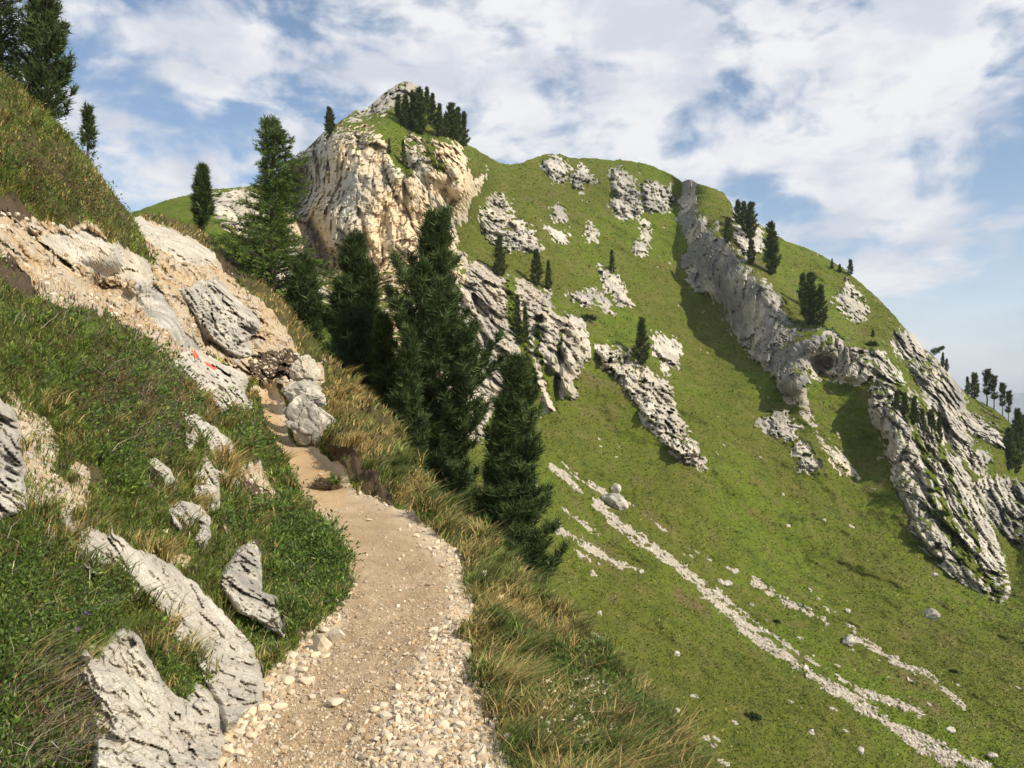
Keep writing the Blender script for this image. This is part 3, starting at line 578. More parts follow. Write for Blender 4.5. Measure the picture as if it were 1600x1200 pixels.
NEAR_ROCK = [
 ('rock_slab', [(205, 447), (222, 432), (240, 440), (262, 470), (310, 546), (288, 545), (250, 512), (215, 474)], .1, .7, .10, 0.18, 'smooth grey rock slab sloping down through the tan earth bank', .35),
 ('rock_outcrop', [(277, 452), (304, 442), (337, 435), (351, 448), (368, 465), (405, 499), (408, 516), (388, 533), (398, 556), (371, 563), (348, 550), (324, 530), (304, 499), (294, 482)], .15, .6, .45, 0.7, 'jagged grey rock outcrop right of the smooth slab in the earth bank', 1.2),
 ('rock_outcrop', [(209, 337), (236, 344), (280, 364), (324, 384), (341, 408), (304, 417), (280, 407), (243, 390), (219, 366)], .3, .3, .35, 0.5, 'pale rock band under the grassy skyline above the earth bank', 1.0),
 ('rock_outcrop', [(60, 368), (130, 358), (180, 376), (212, 396), (238, 412), (228, 440), (200, 436), (150, 424), (100, 400)], .5, .5, .10, 0.0, 'greyish bedrock showing through the top of the tan earth bank', .5),
 ('rock_outcrop', [(290, 647), (310, 651), (337, 667), (368, 698), (370, 726), (348, 719), (324, 703), (306, 697), (294, 711), (289, 684)], .1, .1, .2, 0.2, 'white rocks half buried in grass just below the marked boulder', .8),
 ('rock', [(232, 716), (243, 713), (267, 732), (274, 748), (256, 753), (236, 740)], .1, .1, .12, 0.25, 'small white pointed rock alone in the grass bank', .5),
 ('rock_outcrop', [(300, 742), (321, 721), (344, 732), (364, 738), (376, 759), (346, 763), (344, 784), (331, 791), (304, 764)], .1, .25, .2, 0.22, 'blocky grey and white rock beside the dark soil patch', .7),
 ('rock_outcrop', [(258, 796), (280, 780), (314, 787), (330, 809), (330, 838), (314, 859), (303, 845), (306, 817), (280, 835), (266, 820)], .1, .3, .2, 0.2, 'arched grey rock above the standing stone, overgrown in the middle', .6),
 ('rock_outcrop', [(88, 793), (109, 795), (116, 820), (142, 828), (168, 833), (172, 810), (183, 830), (212, 856), (244, 866), (281, 890), (305, 910), (332, 938), (359, 965), (382, 990), (405, 1030), (412, 1062), (410, 1100), (392, 1112), (372, 1130), (352, 1150), (340, 1100), (326, 1080), (308, 1050), (292, 1015), (262, 990), (240, 958), (215, 945), (196, 918), (176, 905), (150, 905), (122, 890), (112, 850)], .1, .16, .105, 0.06, 'long pale grey bedrock slab running down the bank to the path', .6),
 ('rock_outcrop', [(121, 1022), (140, 1008), (165, 1008), (178, 985), (194, 976), (205, 985), (221, 998), (232, 1030), (246, 1044), (262, 1075), (290, 1092), (306, 1066), (324, 1076), (340, 1096), (352, 1152), (348, 1185), (338, 1260), (140, 1260), (146, 1150), (140, 1116), (152, 1103), (126, 1070)], .12, .12, .105, 0.10, 'whitish layered rock with upright fins at the lower left', .5),
 ('rock_outcrop', [(-40, 615), (0, 622), (22, 638), (35, 690), (42, 770), (46, 800), (0, 812), (-40, 810)], .1, .35, .14, 0.1, 'grey lichen stained rock at the left edge of the view', .5),
 ('standing_stone', [(338, 912), (343, 896), (368, 860), (380, 851), (396, 849), (409, 870), (410, 922), (434, 929), (440, 950), (447, 1000), (430, 990), (398, 972), (371, 958), (350, 930)], .15, .75, .13, 0.42, 'upright grey pointed stone standing in the grass beside the path', .5),
 ('boulder', [(266, 572), (285, 549), (298, 543), (312, 549), (345, 565), (382, 583), (388, 592), (382, 606), (395, 640), (406, 662), (385, 645), (345, 642), (312, 622), (290, 600)], .1, .1, .42, 0.9, 'large white boulder bearing a faded red painted trail mark', .9),
]
P0 = at(px, py, Y); Q = P0.reshape(-1, 3); sc = Y / F
pe = fbm(np.stack([px.ravel() / 30, py.ravel() / 30, 0 * px.ravel()], 1), 4, 91, 0.6).reshape(px.shape) * 14      # ragged borders
path = ss(sdf(px, py, PATH) + pe * 1.5, -2, 3)
tread = ss(sdf(px, py, TREAD) + pe * 1.6, -14, 14)
clay = ss(sdf(px, py, CLAY) + pe, -8, 8)
dirt = ss(sdf(px, py, EARTH) + pe, -3, 3)
for e in EARTH2: dirt = np.maximum(dirt, ss(sdf(px, py, e) + pe, -3, 3) * 0.85)
soil = np.zeros(px.shape)
bn_ = fbm(P0.reshape(-1, 3) * 0.9, 4, 97, 0.6).reshape(px.shape)
dirt = np.maximum(dirt, 0.9 * ss(bn_, 0.20, 0.27) * (px < 520) * (py > 500) * (1 - path))
for e in SOIL: soil = np.maximum(soil, ss(sdf(px, py, e) + pe * 0.8, -3, 3))
rock = np.zeros(px.shape); warm = np.zeros(px.shape); grey = np.zeros(px.shape); amp = np.zeros(px.shape); bulge = np.zeros(px.shape); cell_s = np.ones(px.shape); owner = np.full(px.shape, -1); best = np.full(px.shape, -60.0)
for i, (nm, poly, wm, gy, am, bu, lab, cs) in enumerate(NEAR_ROCK):
    s = sdf(px, py, poly); kk = 0.35 if nm in ('boulder', 'standing_stone', 'rock') else 1.0
    m = ss(s + pe * kk, -1.5, 1.5)
    up = (s > best) & (m > 0.02)
    best = np.where(up, s, best); owner = np.where(up, i, owner); warm = np.where(up, wm, warm); grey = np.where(up, gy, grey)
    amp = np.where(up, am * ss(s, -3, 10), amp); bulge = np.where(up, bu * np.clip((s + 3) / 11, 0, 1) ** 0.8, bulge); cell_s = np.where(up, cs, cell_s)
    rock = np.maximum(rock, m)
sel = (rock > 0.01).ravel(); q = Q[sel]; cs = cell_s.ravel()[sel][:, None]
wv = np.stack([fbm(q * 0.9, 2, 121), fbm(q * 0.9, 2, 122), fbm(q * 0.9, 2, 123)], 1) * 0.2
ax = np.array([0.42, 0.25, -0.87]); ax /= np.linalg.norm(ax)          # the beds dip steeply down to the right
qs = q + wv; qs = qs - ax * (qs @ ax)[:, None] * 0.12
d1, d2, r, tl = worley(qs / cs, 131); e1, e2, r2, tl2 = worley(qs / cs * 2.6, 132); g1_, g2_, r3, tl3 = worley((q + wv * .3) / cs * 7, 133)
rel = 0.6 * r + 1.0 * tl - 0.14 * np.exp(-(d2 - d1) / 0.05) + 0.36 * r2 + 0.52 * tl2 - 0.14 * np.exp(-(e2 - e1) / 0.07) + 0.18 * r3 + 0.34 * tl3 + 0.85 * fbm(qs / cs * 2.4, 6, 141, 0.64, True)
relief = np.zeros(len(Q)); relief[sel] = rel; relief = relief.reshape(px.shape) * amp * rock
# earth bank: rough steps and runnels
ed = dirt * (1 - rock); sel = (ed > 0.02).ravel(); q = Q[sel]
h1, h2, r6, tl6 = worley(q * np.array([1, 1, 1.5]) / 1.3, 151); i1, i2, r7, tl7 = worley(q / 0.42, 152)
er = np.zeros(len(Q)); er[sel] = 0.20 * r6 + 0.34 * tl6 + 0.10 * r7 + 0.17 * tl7 + 0.42 * fbm(q * 1.1, 6, 153, 0.62, True)
er = er.reshape(px.shape) * ed * np.clip((Y - 6) / 8, 0.12, 1)
# tussocky ground under the grass
hum = fbm(Q * 1.1, 3, 161) * 0.34 + fbm(Q * 4.0, 3, 162) * 0.13
g = (1 - rock) * (1 - path) * (1 - dirt * .6)
hum = hum.reshape(px.shape) * g * np.clip(Y / 6, 0.5, 2.5) * ss((py - near.top[None]), 0, 20)
ph = (fbm(Q * 2.2, 3, 171) * 0.07 + fbm(Q * 9, 3, 172) * 0.03).reshape(px.shape) * path * (1 - rock) * np.clip(1.5 - Y / 12, 0.15, 1)
# heavy overhanging turf above the cut bank on the right of the path
Y2 = np.maximum(Y - relief - bulge - er, 1.2)
P = at(px, py, Y2); P[..., 2] += hum + ph
near.P = P; near.rock = rock; near.path = path; near.dirt = dirt; near.soil = soil; near.tread = tread; near.Y = Y2
# the slope falls away behind its edge
K = 16
sk = []
for k in range(K, 0, -1):
    s_ = k / K
    sk.append(at(near.xs, near.top + np.interp(near.xs, [-300, 100, 230, 330, 500, 700, 1180], [260, 120, 60, 150, 300, 320, 420]) * s_ ** 1.1, Y2[0] + np.interp(near.xs, [-300, 150, 230, 400, 700, 1180], [30, 25, 22, 26, 40, 45]) * s_ ** 1.3))
sk = np.stack(sk, 0)
PN = np.concatenate([sk, P], 0)
A = dict(rock=ext(rock), warm=ext(warm), grey=ext(grey), dirt=ext(dirt * (1 - path)), soil=ext(soil), path=ext(path), tread=ext(tread), clay=ext(clay))
for k_ in ('path', 'rock', 'dirt'): A[k_] = A[k_].copy(); A[k_][:K] = 0
near.skirt = sk[::-1]        # first row is nearest the edge
own = np.where(ext(rock) > 0.5, ext(owner), -1); own[:K] = -1
PATHID = 900
own = np.where((own < 0) & (A['path'] > 0.5), PATHID, own)
oc = own[:-1, :-1]; okm = (oc == own[1:, 1:]) & (oc == own[1:, :-1]) & (oc == own[:-1, 1:]); cell = np.where(okm, oc, -1)
smooth = (A['rock'][:-1, :-1] < 0.4) & (A['dirt'][:-1, :-1] < 0.5)
near_objs = {}
for i, row in enumerate(NEAR_ROCK):
    near_objs[i] = crag(row[0], PN, cell, i, A, smooth, M_NEAR, row[6], {'boulder': 'boulder', 'rock': 'rock', 'standing_stone': 'stone', 'rock_slab': 'rock slab'}.get(row[0], 'rock outcrop'), 25)
link('hillside', grid_mesh('hillside', PN, cell < 0, M_NEAR, A, smooth), kind='structure')
link('path', grid_mesh('path', PN, cell == PATHID, M_NEAR, A, smooth), kind='structure')
# painted trail mark on the boulder: two red dabs, a sliver above the stone
M_RED = plain('trail_paint', (0.55, 0.085, 0.045), (0.60, 0.20, 0.13), 9)
for poly in ([(298, 546), (304, 545), (308, 552), (309, 557), (304, 559), (300, 553)], [(318, 563), (325, 565), (337, 572), (335, 576), (328, 574), (321, 569)]):
    s = sdf(near.px, near.py, poly) + pe * 0.12
    keep = (s[:-1, :-1] > 0.0)
    Pm = near.P.copy(); Pm -= 0.025 * Pm / near.Y[..., None]
    link('trail_mark', grid_mesh('trail_mark', Pm, keep, M_RED, {}, False), parent=near_objs[12])
print('near done')

#@@TREES
# ================================================================ TREES
def tube(pts, rad, seg=6):
    pts = np.array(pts, float); n = len(pts); d = np.gradient(pts, axis=0); d /= np.linalg.norm(d, axis=1, keepdims=True) + 1e-9
    ref = np.where(np.abs(d[:, 2:3]) > 0.9, np.array([[1., 0, 0]]), np.array([[0, 0, 1.]]))
    a = np.cross(d, ref); a /= np.linalg.norm(a, axis=1, keepdims=True) + 1e-9; b = np.cross(d, a)
    th = np.arange(seg) * 2 * math.pi / seg; rad = np.broadcast_to(np.asarray(rad, float), (n,))
    V = pts[:, None] + rad[:, None, None] * (a[:, None] * np.cos(th)[None, :, None] + b[:, None] * np.sin(th)[None, :, None])
    i = np.arange(n - 1)[:, None] * seg; j = np.arange(seg)[None]; k = (j + 1) % seg
    Fq = np.stack([i + j, i + k, i + seg + k, i + seg + j], -1).reshape(-1, 4)
    return V.reshape(-1, 3), Fq


class Acc:
    def __init__(s): s.V = []; s.F = {3: [], 4: []}; s.T = []; s.n = 0
    def add(s, V, Fc, tint=None):
        V = np.asarray(V); s.V.append(V); s.F[Fc.shape[1]].append(Fc + s.n); s.n += len(V)
        if tint is not None: s.T.append(np.broadcast_to(tint, (len(V), 4)))
    def mesh(s, name, mat, smooth=True):
        f = [np.concatenate(v) for v in s.F.values() if v]
        return mesh_np(name, np.concatenate(s.V), f, mat, smooth, {'tint': np.concatenate(s.T)} if s.T else None)


def needles(C, Ax, K, ln, wd, spread, col, rg, tvar=0.35):
    """brushes of narrow needle bundles at points C with axes Ax"""
    n = len(C)
    c = np.repeat(C, K, 0); a = np.repeat(Ax, K, 0)
    rd = rg.normal(size=(n * K, 3)); d = a + spread * rd / (np.linalg.norm(rd, axis=1, keepdims=True) + 1e-9); d /= np.linalg.norm(d, axis=1, keepdims=True) + 1e-9
    L = ln * rg.uniform(0.65, 1.2, (n * K, 1)); side = np.cross(d, rg.normal(size=(n * K, 3))); side /= np.linalg.norm(side, axis=1, keepdims=True) + 1e-9
    b = c + a * rg.uniform(-0.5, 0.5, (n * K, 1)) * ln
    V = np.stack([b - side * wd * 0.5, b + side * wd * 0.5, b + d * L + 0 * side], 1).reshape(-1, 3)
    Fc = np.arange(n * K * 3).reshape(-1, 3)
    base = np.array(col)[None] * np.exp(rg.normal(0, tvar, (n, 1))); base = np.concatenate([base, np.ones((n, 1))], 1)
    T = np.repeat(base, K * 3, 0)
    return V, Fc, T


def pine_mesh(H, R, seed, nb=110, tuft=0.32, step=0.24, K=13, wd=0.05, col=(0.070, 0.100, 0.034), tb=0.05, taper=0.62, tops=1, kind='pine', up=0.75, gaps=0.0, lean=0.0, belly=0.15, pinch=None):
    rg = np.random.default_rng(seed); wood = Acc(); limbs = Acc(); C = []; AX = []
    stems = [(0.0, 0.0, H, 0.0)] + [(rg.uniform(-.5, .5) * R * .8, rg.uniform(-.4, .4) * R, H * rg.uniform(.80, .95), 0.12) for _ in range(tops - 1)]
    for si, (ox, oy, h, t0) in enumerate(stems):
        zs = np.linspace(0.0, 1, 14); wob = np.cumsum(rg.normal(0, 0.012 * H, (14, 2)), 0) * 0.4; wob[0] = 0
        tr = np.stack([ox * np.minimum(zs * 3, 1) + wob[:, 0] + lean * zs ** 1.6 * H, oy * np.minimum(zs * 3, 1) + wob[:, 1], zs * h - 0.3 * (zs == 0)], 1)
        r0 = 0.017 * H * (1 if si == 0 else 0.65)
        V, Fq = tube(tr, r0 * (1 - zs) ** 0.8 + 0.012, 8); wood.add(V, Fq)
        n_b = nb if si == 0 else int(nb * 0.5)
        ph = rg.uniform(0, 6.28)
        for bi in range(n_b):
            t = tb + (0.985 - tb) * ((bi + rg.uniform(0, 1)) / n_b) ** (0.92)
            prof = (1 - t) ** taper * min(1, 0.35 + (t - tb) / belly * 0.65) + 0.035
            az = ph + bi * 2.399 + rg.uniform(-.5, .5)
            if pinch is not None: prof *= 1 + 0.38 * math.sin(t * pinch + 1.3 * math.cos(az))
            L = R * prof * rg.uniform(0.55, 1.15) * (1 if si == 0 else 0.72)
            if rg.uniform() < gaps: continue
            p0 = np.array([np.interp(t, zs, tr[:, k]) for k in range(3)])
            m = max(4, int(L / 0.25) + 2); s = np.linspace(0, 1, m)
            if kind == 'pine':
                e0 = rg.uniform(-0.05, 0.3) + 0.5 * t; e1 = e0 + up * rg.uniform(0.6, 1.2)
            else:
                e0 = rg.uniform(0.05, 0.35) + 0.35 * t; e1 = e0 - rg.uniform(0.2, 0.7) * (1 - t)
            el = e0 + (e1 - e0) * s ** 1.3
            dr = np.stack([np.cos(el) * math.cos(az), np.cos(el) * math.sin(az), np.sin(el)], 1)
            pts = p0 + np.concatenate([[np.zeros(3)], np.cumsum((dr[1:] + dr[:-1]) / 2 * L / (m - 1), 0)], 0)
            V, Fq = tube(pts[:: max(1, m // 4)], np.linspace(0.012 + 0.012 * L, 0.008, len(pts[:: max(1, m // 4)])), 4); limbs.add(V, Fq)
            a0 = 0.28 if kind == 'pine' else 0.15
            nt = max(2, int(L * (1 - a0) / step) + 1)
            for j in range(nt):
                u = a0 + (1 - a0) * (j + 0.8 * rg.uniform()) / nt
                p = np.array([np.interp(u, s, pts[:, k]) for k in range(3)]); dd = np.array([np.interp(u, s, dr[:, k]) for k in range(3)])
                sd_ = np.array([-math.sin(az), math.cos(az), 0])
                tw = (1 - u) * L * 0.35 + 0.12
                for sg in ((-1, 0, 1) if kind == 'pine' else (-1, 1)):
                    q = p + sd_ * sg * tw * rg.uniform(0.3, 1.0) + np.array([0, 0, 1]) * rg.uniform(-0.04, 0.12) * (tuft / 0.32)
                    a = dd * 0.7 + sd_ * sg * 0.45 + np.array([0, 0, (0.6 if kind == 'pine' else -0.05)])
                    C.append(q); AX.append(a / np.linalg.norm(a))
        for k in range(5):
            C.append(tr[-1] - np.array([0, 0, 0.10 * k * tuft / .3])); AX.append(np.array([0, 0, 1.0]))
    C = np.array(C); AX = np.array(AX)
    f = Acc(); f.add(*needles(C, AX, K, tuft, wd, 0.95 if kind == 'pine' else 0.95, col, rg))
    return wood.mesh('trunk', M_BARK), limbs.mesh('branches', M_BARK), f.mesh('crown', M_NEEDLE, False)


def plant_tree(name, meshes, loc, label, group=None, rot=0.0, scale=1.0, cat='tree', lean=0.0, sxy=1.0):
    e = link(name, None, label=label, cat=cat, group=group, loc=loc)
    e.rotation_euler = (0, lean, rot); e.scale = (scale * sxy, scale * sxy, scale)
    for nm, me in zip(('trunk', 'branches', 'crown'), meshes): link(nm, me, parent=e, kind=None if nm == 'trunk' else 'stuff')
    return e


# big trees on the near slope: column, foot row, top row, distance
def big(px_, pb, pt, Yd): p = at(px_, pb, Yd); return p, (pb - pt) / F * Yd
G1 = 'pines on the slope below the path'
p, h = big(684, 900, 340, 24.5); plant_tree('stone_pine', pine_mesh(h, 2.55, 101, nb=220, tuft=0.30, step=0.24, K=24, wd=0.038, taper=0.5, gaps=0.06, pinch=13.0, up=0.75, belly=.2), p, 'tallest bushy dark green pine, right behind the grassy edge of the path', G1)
p, h = big(640, 800, 520, 22.5); plant_tree('stone_pine', pine_mesh(h, 0.95, 107, nb=80, tuft=0.26, step=0.24, K=22, wd=0.036, tb=0.02), p, 'slender young pine pressed against the left of the tallest pine', G1)
p, h = big(806, 975, 566, 22); plant_tree('stone_pine', pine_mesh(h, 1.75, 103, nb=190, tuft=0.27, step=0.25, K=22, wd=0.037, tops=2, taper=0.6, tb=0.02, belly=.06), p, 'dense columnar pine with two tips, furthest right above the meadow', G1)
p, h = big(552, 650, 374, 27); plant_tree('stone_pine', pine_mesh(h, 1.55, 104, nb=140, tuft=0.32, step=0.28, K=22, wd=0.042, tops=2, taper=0.55, tb=0.02, col=(0.060, 0.088, 0.032)), p, 'dark broad pine between the larch and the tallest pine', G1)
p, h = big(475, 560, 408, 30); plant_tree('stone_pine', pine_mesh(h, 1.0, 105, nb=110, tuft=0.32, step=0.22, K=14, wd=0.048, taper=0.5, tb=0.02), p, 'small dark pine at the right foot of the larch', G1)
p, h = big(596, 690, 500, 26); plant_tree('stone_pine', pine_mesh(h, 0.85, 108, nb=110, tuft=0.3, step=0.22, K=14, wd=0.045, tb=0.02, col=(0.080, 0.104, 0.026)), p, 'short pine filling the gap left of the tallest pine', G1)
p, h = big(424, 480, 186, 31.5); plant_tree('larch', pine_mesh(h, 2.4, 106, nb=200, tuft=0.17, step=0.115, K=11, wd=0.030, taper=0.72, kind='larch', tb=0.02, pinch=9.0, col=(0.098, 0.150, 0.036), belly=.1), p, 'feathery light green larch standing against the left side of the cliff tower')
p, h = big(315, 356, 264, 42); plant_tree('stone_pine', pine_mesh(h, 0.75, 109, nb=90, tuft=0.32, step=0.22, K=13, wd=0.06, tb=0.02), p, 'small dark pine alone on the grassy shoulder left of the larch')
p, h = big(137, 242, 170, 25); plant_tree('stone_pine', pine_mesh(h, 0.36, 110, nb=26, tuft=0.17, step=0.16, K=14, wd=0.03, tb=0.05), p, 'tiny slanting pine on the edge of the steep grass at the left', rot=0.3)
p, h = big(74, 215, -60, 26); plant_tree('stone_pine', pine_mesh(h, 1.15, 111, nb=120, tuft=0.26, step=0.2, K=14, wd=0.04, tb=0.06, taper=.4), p, 'dark pine at the top of the steep grass in the upper left corner')
p, h = big(2, 190, -130, 27); plant_tree('larch', pine_mesh(h, 1.35, 112, nb=150, tuft=0.18, step=0.12, K=11, wd=0.032, kind='larch', tb=0.05, col=(0.075, 0.105, 0.03)), p, 'larch cut by the upper left corner of the view')

# far pines: three builds, shared
FP = [pine_mesh(10, 2.3, 201 + i, nb=46, tuft=0.72, step=0.6, K=10, wd=0.22, taper=[0.45, 0.62, 0.38, 0.8][i], tb=[0.04, 0.05, 0.03, 0.03][i], tops=[1, 1, 2, 1][i], col=(0.074, 0.094, 0.026)) for i in range(4)]
FPT = pine_mesh(10, 2.0, 211, nb=26, tuft=0.8, step=0.7, K=10, wd=0.2, taper=0.35, tb=0.3, gaps=0.25, col=(0.060, 0.078, 0.024))
GS, GF, GR, GK = 'pines on top of the cliff tower', 'pines on and above the grey cliff fin', 'pines along the pale ribbed cliff', 'pines on the right hand ridge'
FARTREES = [
 (514, 209, 168, 2, 'lone round topped pine on the left shoulder of the cliff tower', GS, 1.25),
 (622, 183, 148, 0, 'leftmost pine of the dark clump under the tower summit', GS, 1.2), (634, 200, 148, 1, 'second pine from the left in the clump under the tower summit', GS, 1.1), (646, 202, 144, 0, 'pine in the middle of the clump under the tower summit', GS, 1.0), (655, 210, 140, 2, 'tallest pine of the clump under the tower summit', GS, 1.0), (668, 180, 136, 1, 'pine standing right below the summit block of the tower', GS, 1.0), (676, 196, 146, 3, 'pine on the right slope just below the tower summit', GS, 1.0), (686, 214, 162, 3, 'pointed pine on the right shoulder of the tower, leftmost of its row', GS, 1.1), (696, 214, 178, 0, 'short pine in the row on the right shoulder of the tower', GS, 1.0), (706, 218, 162, 2, 'broad pine in the row on the right shoulder of the tower', GS, 1.2), (715, 222, 168, 1, 'pine second from the right end of the tower shoulder row', GS, 1.0), (724, 230, 175, 3, 'last pine at the right end of the tower shoulder, against the sky', GS, 1.1),
 (608, 242, 215, 3, 'small pine on the green ledge of the tower face, left one', GS, .9), (630, 258, 218, 3, 'pine on the green ledge of the tower face, right one', GS, .8),
 (780, 433, 369, 3, 'conical pine on the grass between the tower and the pale outcrop', None, 1.15), (838, 447, 391, 0, 'rounded pine with a long shadow above the broken pale cliffs', None, 1.1), (857, 453, 407, 3, 'thin pine to the right of the rounded pine above the broken cliffs', None, .9),
 (956, 426, 390, 3, 'lone pine in the middle of the upper green slope', None, 1.0), (1001, 575, 498, 1, 'conical pine above the long rock rib on the green slope', None, 1.05),
 (808, 535, 462, 3, 'thin pine on the grassy ledge of the broken cliffs, left one', None, .75), (821, 545, 480, 3, 'thin pine on the grassy ledge of the broken cliffs, right one', None, .75),
 (1138, 380, 340, 0, 'stubby pine at the top edge of the grey fin', GF, 1.25), (1153, 348, 313, 0, 'leftmost pine of the skyline clump above the grey fin', GF, 1.3), (1163, 362, 315, 1, 'middle pine of the skyline clump above the grey fin', GF, 1.1), (1174, 374, 317, 2, 'tallest pine of the skyline clump above the grey fin', GF, 1.1), (1174, 414, 374, 0, 'short pine on the fin below the skyline clump', GF, 1.2), (1204, 430, 350, 2, 'large dense pine standing apart to the right of the fin clump', GF, .95), (1254, 478, 428, 0, 'left pine of the clump on the lower fin top', GF, 1.0), (1267, 508, 428, 2, 'tall middle pine of the clump on the lower fin top', GF, 1.0), (1281, 512, 446, 1, 'right pine of the clump on the lower fin top', GF, 1.0),
 (1300, 420, 403, 3, 'tiny pine on the right hand skyline', GK, 1.0), (1312, 426, 412, 0, 'low bushy pine on the right hand skyline', GK, 1.5), (1329, 430, 405, 0, 'small pine ending the skyline group of the right hand ridge', GK, 1.2), (1364, 526, 514, 0, 'bush sized pine above the bulging cliff', GK, 1.6),
 (1401, 645, 610, 0, 'uppermost left pine of the row along the pale ribbed cliff', GR, 1.0), (1414, 656, 613, 1, 'second pine of the row along the pale ribbed cliff', GR, 1.0), (1428, 664, 619, 1, 'third pine of the row along the pale ribbed cliff', GR, 1.0), (1441, 676, 638, 3, 'fourth pine of the row, slimmer than its neighbours', GR, 1.0), (1455, 688, 640, 2, 'fifth pine of the row along the pale ribbed cliff', GR, 1.0), (1467, 692, 652, 1, 'lowest pine of the row along the pale ribbed cliff', GR, 1.0),
 (1473, 573, 550, 3, 'small pine on the steep skyline above the brownish cliff', GK, 1.0), (1479, 580, 560, 0, 'lower small pine on the steep skyline above the brownish cliff', GK, 1.0),
 (1512, 616, 588, 3, 'thin short pine, leftmost of the trees on the right hand ridge', GK, 1.0), (1523, 624, 583, 0, 'dense pine, second from the left on the right hand ridge', GK, 1.2), (1543, 634, 579, 4, 'tallest ragged pine on the right hand ridge', GK, 1.2), (1553, 640, 588, 4, 'ragged pine just right of the tallest one on the ridge', GK, 1.1), (1566, 650, 600, 4, 'gappy pine on the ridge against the pale sky', GK, 1.0), (1576, 660, 612, 4, 'last gappy pine before the ridge drops to the right edge', GK, 1.0), (1590, 700, 640, 0, 'pine at the right edge below the ridge pines', GK, 1.0), (1599, 720, 650, 1, 'pine cut by the right edge of the view', GK, 1.0), (1577, 735, 670, 2, 'dark pine on the dark cliff at the right', GK, 1.0), (1588, 740, 680, 0, 'rightmost pine on the dark cliff at the right', GK, 1.1)]
for i, (x_, yb, yt, v, lab, grp, sxy) in enumerate(FARTREES):
    q = far.point(x_, yb); dist = q[1]; h = (yb - yt) / F * dist
    plant_tree('stone_pine', FPT if v == 4 else FP[v], q - np.array([0, 0, 0.3]), lab, grp, rot=i * 1.7, scale=h / 10.0, sxy=sxy)
# juniper cushions on the far grass, and a leaning bough on the skyline
def shrub_mesh(seed):
    rg = np.random.default_rng(seed); n = 60; C = rg.normal(size=(n, 3)); C /= np.linalg.norm(C, axis=1, keepdims=True); C[:, 2] = np.abs(C[:, 2]) * 0.6; AX = C / np.linalg.norm(C, axis=1, keepdims=True)
    f = Acc(); f.add(*needles(C * rg.uniform(.6, 1, (n, 1)), AX, 10, 0.45, 0.14, 0.9, (0.035, 0.060, 0.018), rg)); return f.mesh('shrub', M_NEEDLE, False)
SHR = [shrub_mesh(s) for s in (1, 2)]
for i, (x_, y_, wpx, lab) in enumerate([(917, 500, 13, 'dark juniper cushion on the slope left of the conical pine'), (1261, 712, 7, 'round dark shrub among the small pale rocks of the slope'), (1362, 540, 10, 'dark shrub on the grassy edge above the bulging cliff'), (1464, 805, 14, 'dark shrub in a crack of the pale ribbed cliff'), (1213, 972, 6, 'small dark shrub on the meadow beside the main scree streak'), (1490, 1050, 6, 'small dark shrub low on the meadow at the right'), (1175, 1122, 12, 'brownish low shrub on the lower meadow')]):
    q = far.point(x_, y_); o = link('shrub', SHR[i % 2], label=lab, cat='shrub', group='low shrubs on the far meadow', loc=q); s_ = wpx / F * q[1]; o.scale = (s_, s_, s_ * 0.8); o.rotation_euler = (0, 0, i)
q = far.point(1453, 552); m_ = pine_mesh(4, 1.3, 231, nb=26, tuft=0.5, step=0.45, K=10, wd=0.12); plant_tree('stone_pine', m_, q, 'wind bent pine leaning out from the right hand skyline', GK, lean=1.15, scale=1.0)
print('trees done')

#@@ROCKS
# ================================================================ BOULDERS AND STONES
def ico(sub):
    import bmesh
    bm = bmesh.new(); bmesh.ops.create_icosphere(bm, subdivisions=sub, radius=1.0); bm.verts.ensure_lookup_table()
    V = np.array([v.co[:] for v in bm.verts]); Fc = np.array([[v.index for v in f.verts] for f in bm.faces]); bm.free(); return V, Fc


def boulder_mesh(name, seed, sub=5, cuts=9, rough=0.10, mat=None, attrs=True, warm=0.1, grey=0.5):
    rg = np.random.default_rng(seed); V, Fc = ico(sub); n = rg.normal(size=(cuts, 3)); n /= np.linalg.norm(n, axis=1, keepdims=True); dd = rg.uniform(0.55, 0.9, cuts) if sub > 2 else rg.uniform(0.36, 0.78, cuts)
    for k in range(cuts):       # planar faces
        s = V @ n[k] - dd[k]; V = V - np.maximum(s, 0)[:, None] * n[k] * 0.92
    if sub > 2:
        S = V + seed * 3.1
        d1, d2, r, tl = worley(S * 1.9, seed); e1, e2, r2, tl2 = worley(S * 5.0, seed + 1)
        off = rough * (0.8 * r + 0.9 * tl - 0.9 * np.exp(-(d2 - d1) / 0.08) + 0.35 * r2 + 0.4 * tl2 - 0.3 * np.exp(-(e2 - e1) / .1) + 0.5 * fbm(S * 3, 4, seed + 2))
        V = V * (1 + off[:, None])
    at_ = {'rock': np.ones(len(V)), 'warm': np.full(len(V), warm), 'grey': np.full(len(V), grey)} if attrs else None
    return mesh_np(name, V, [Fc], mat or M_NEAR, False, at_)


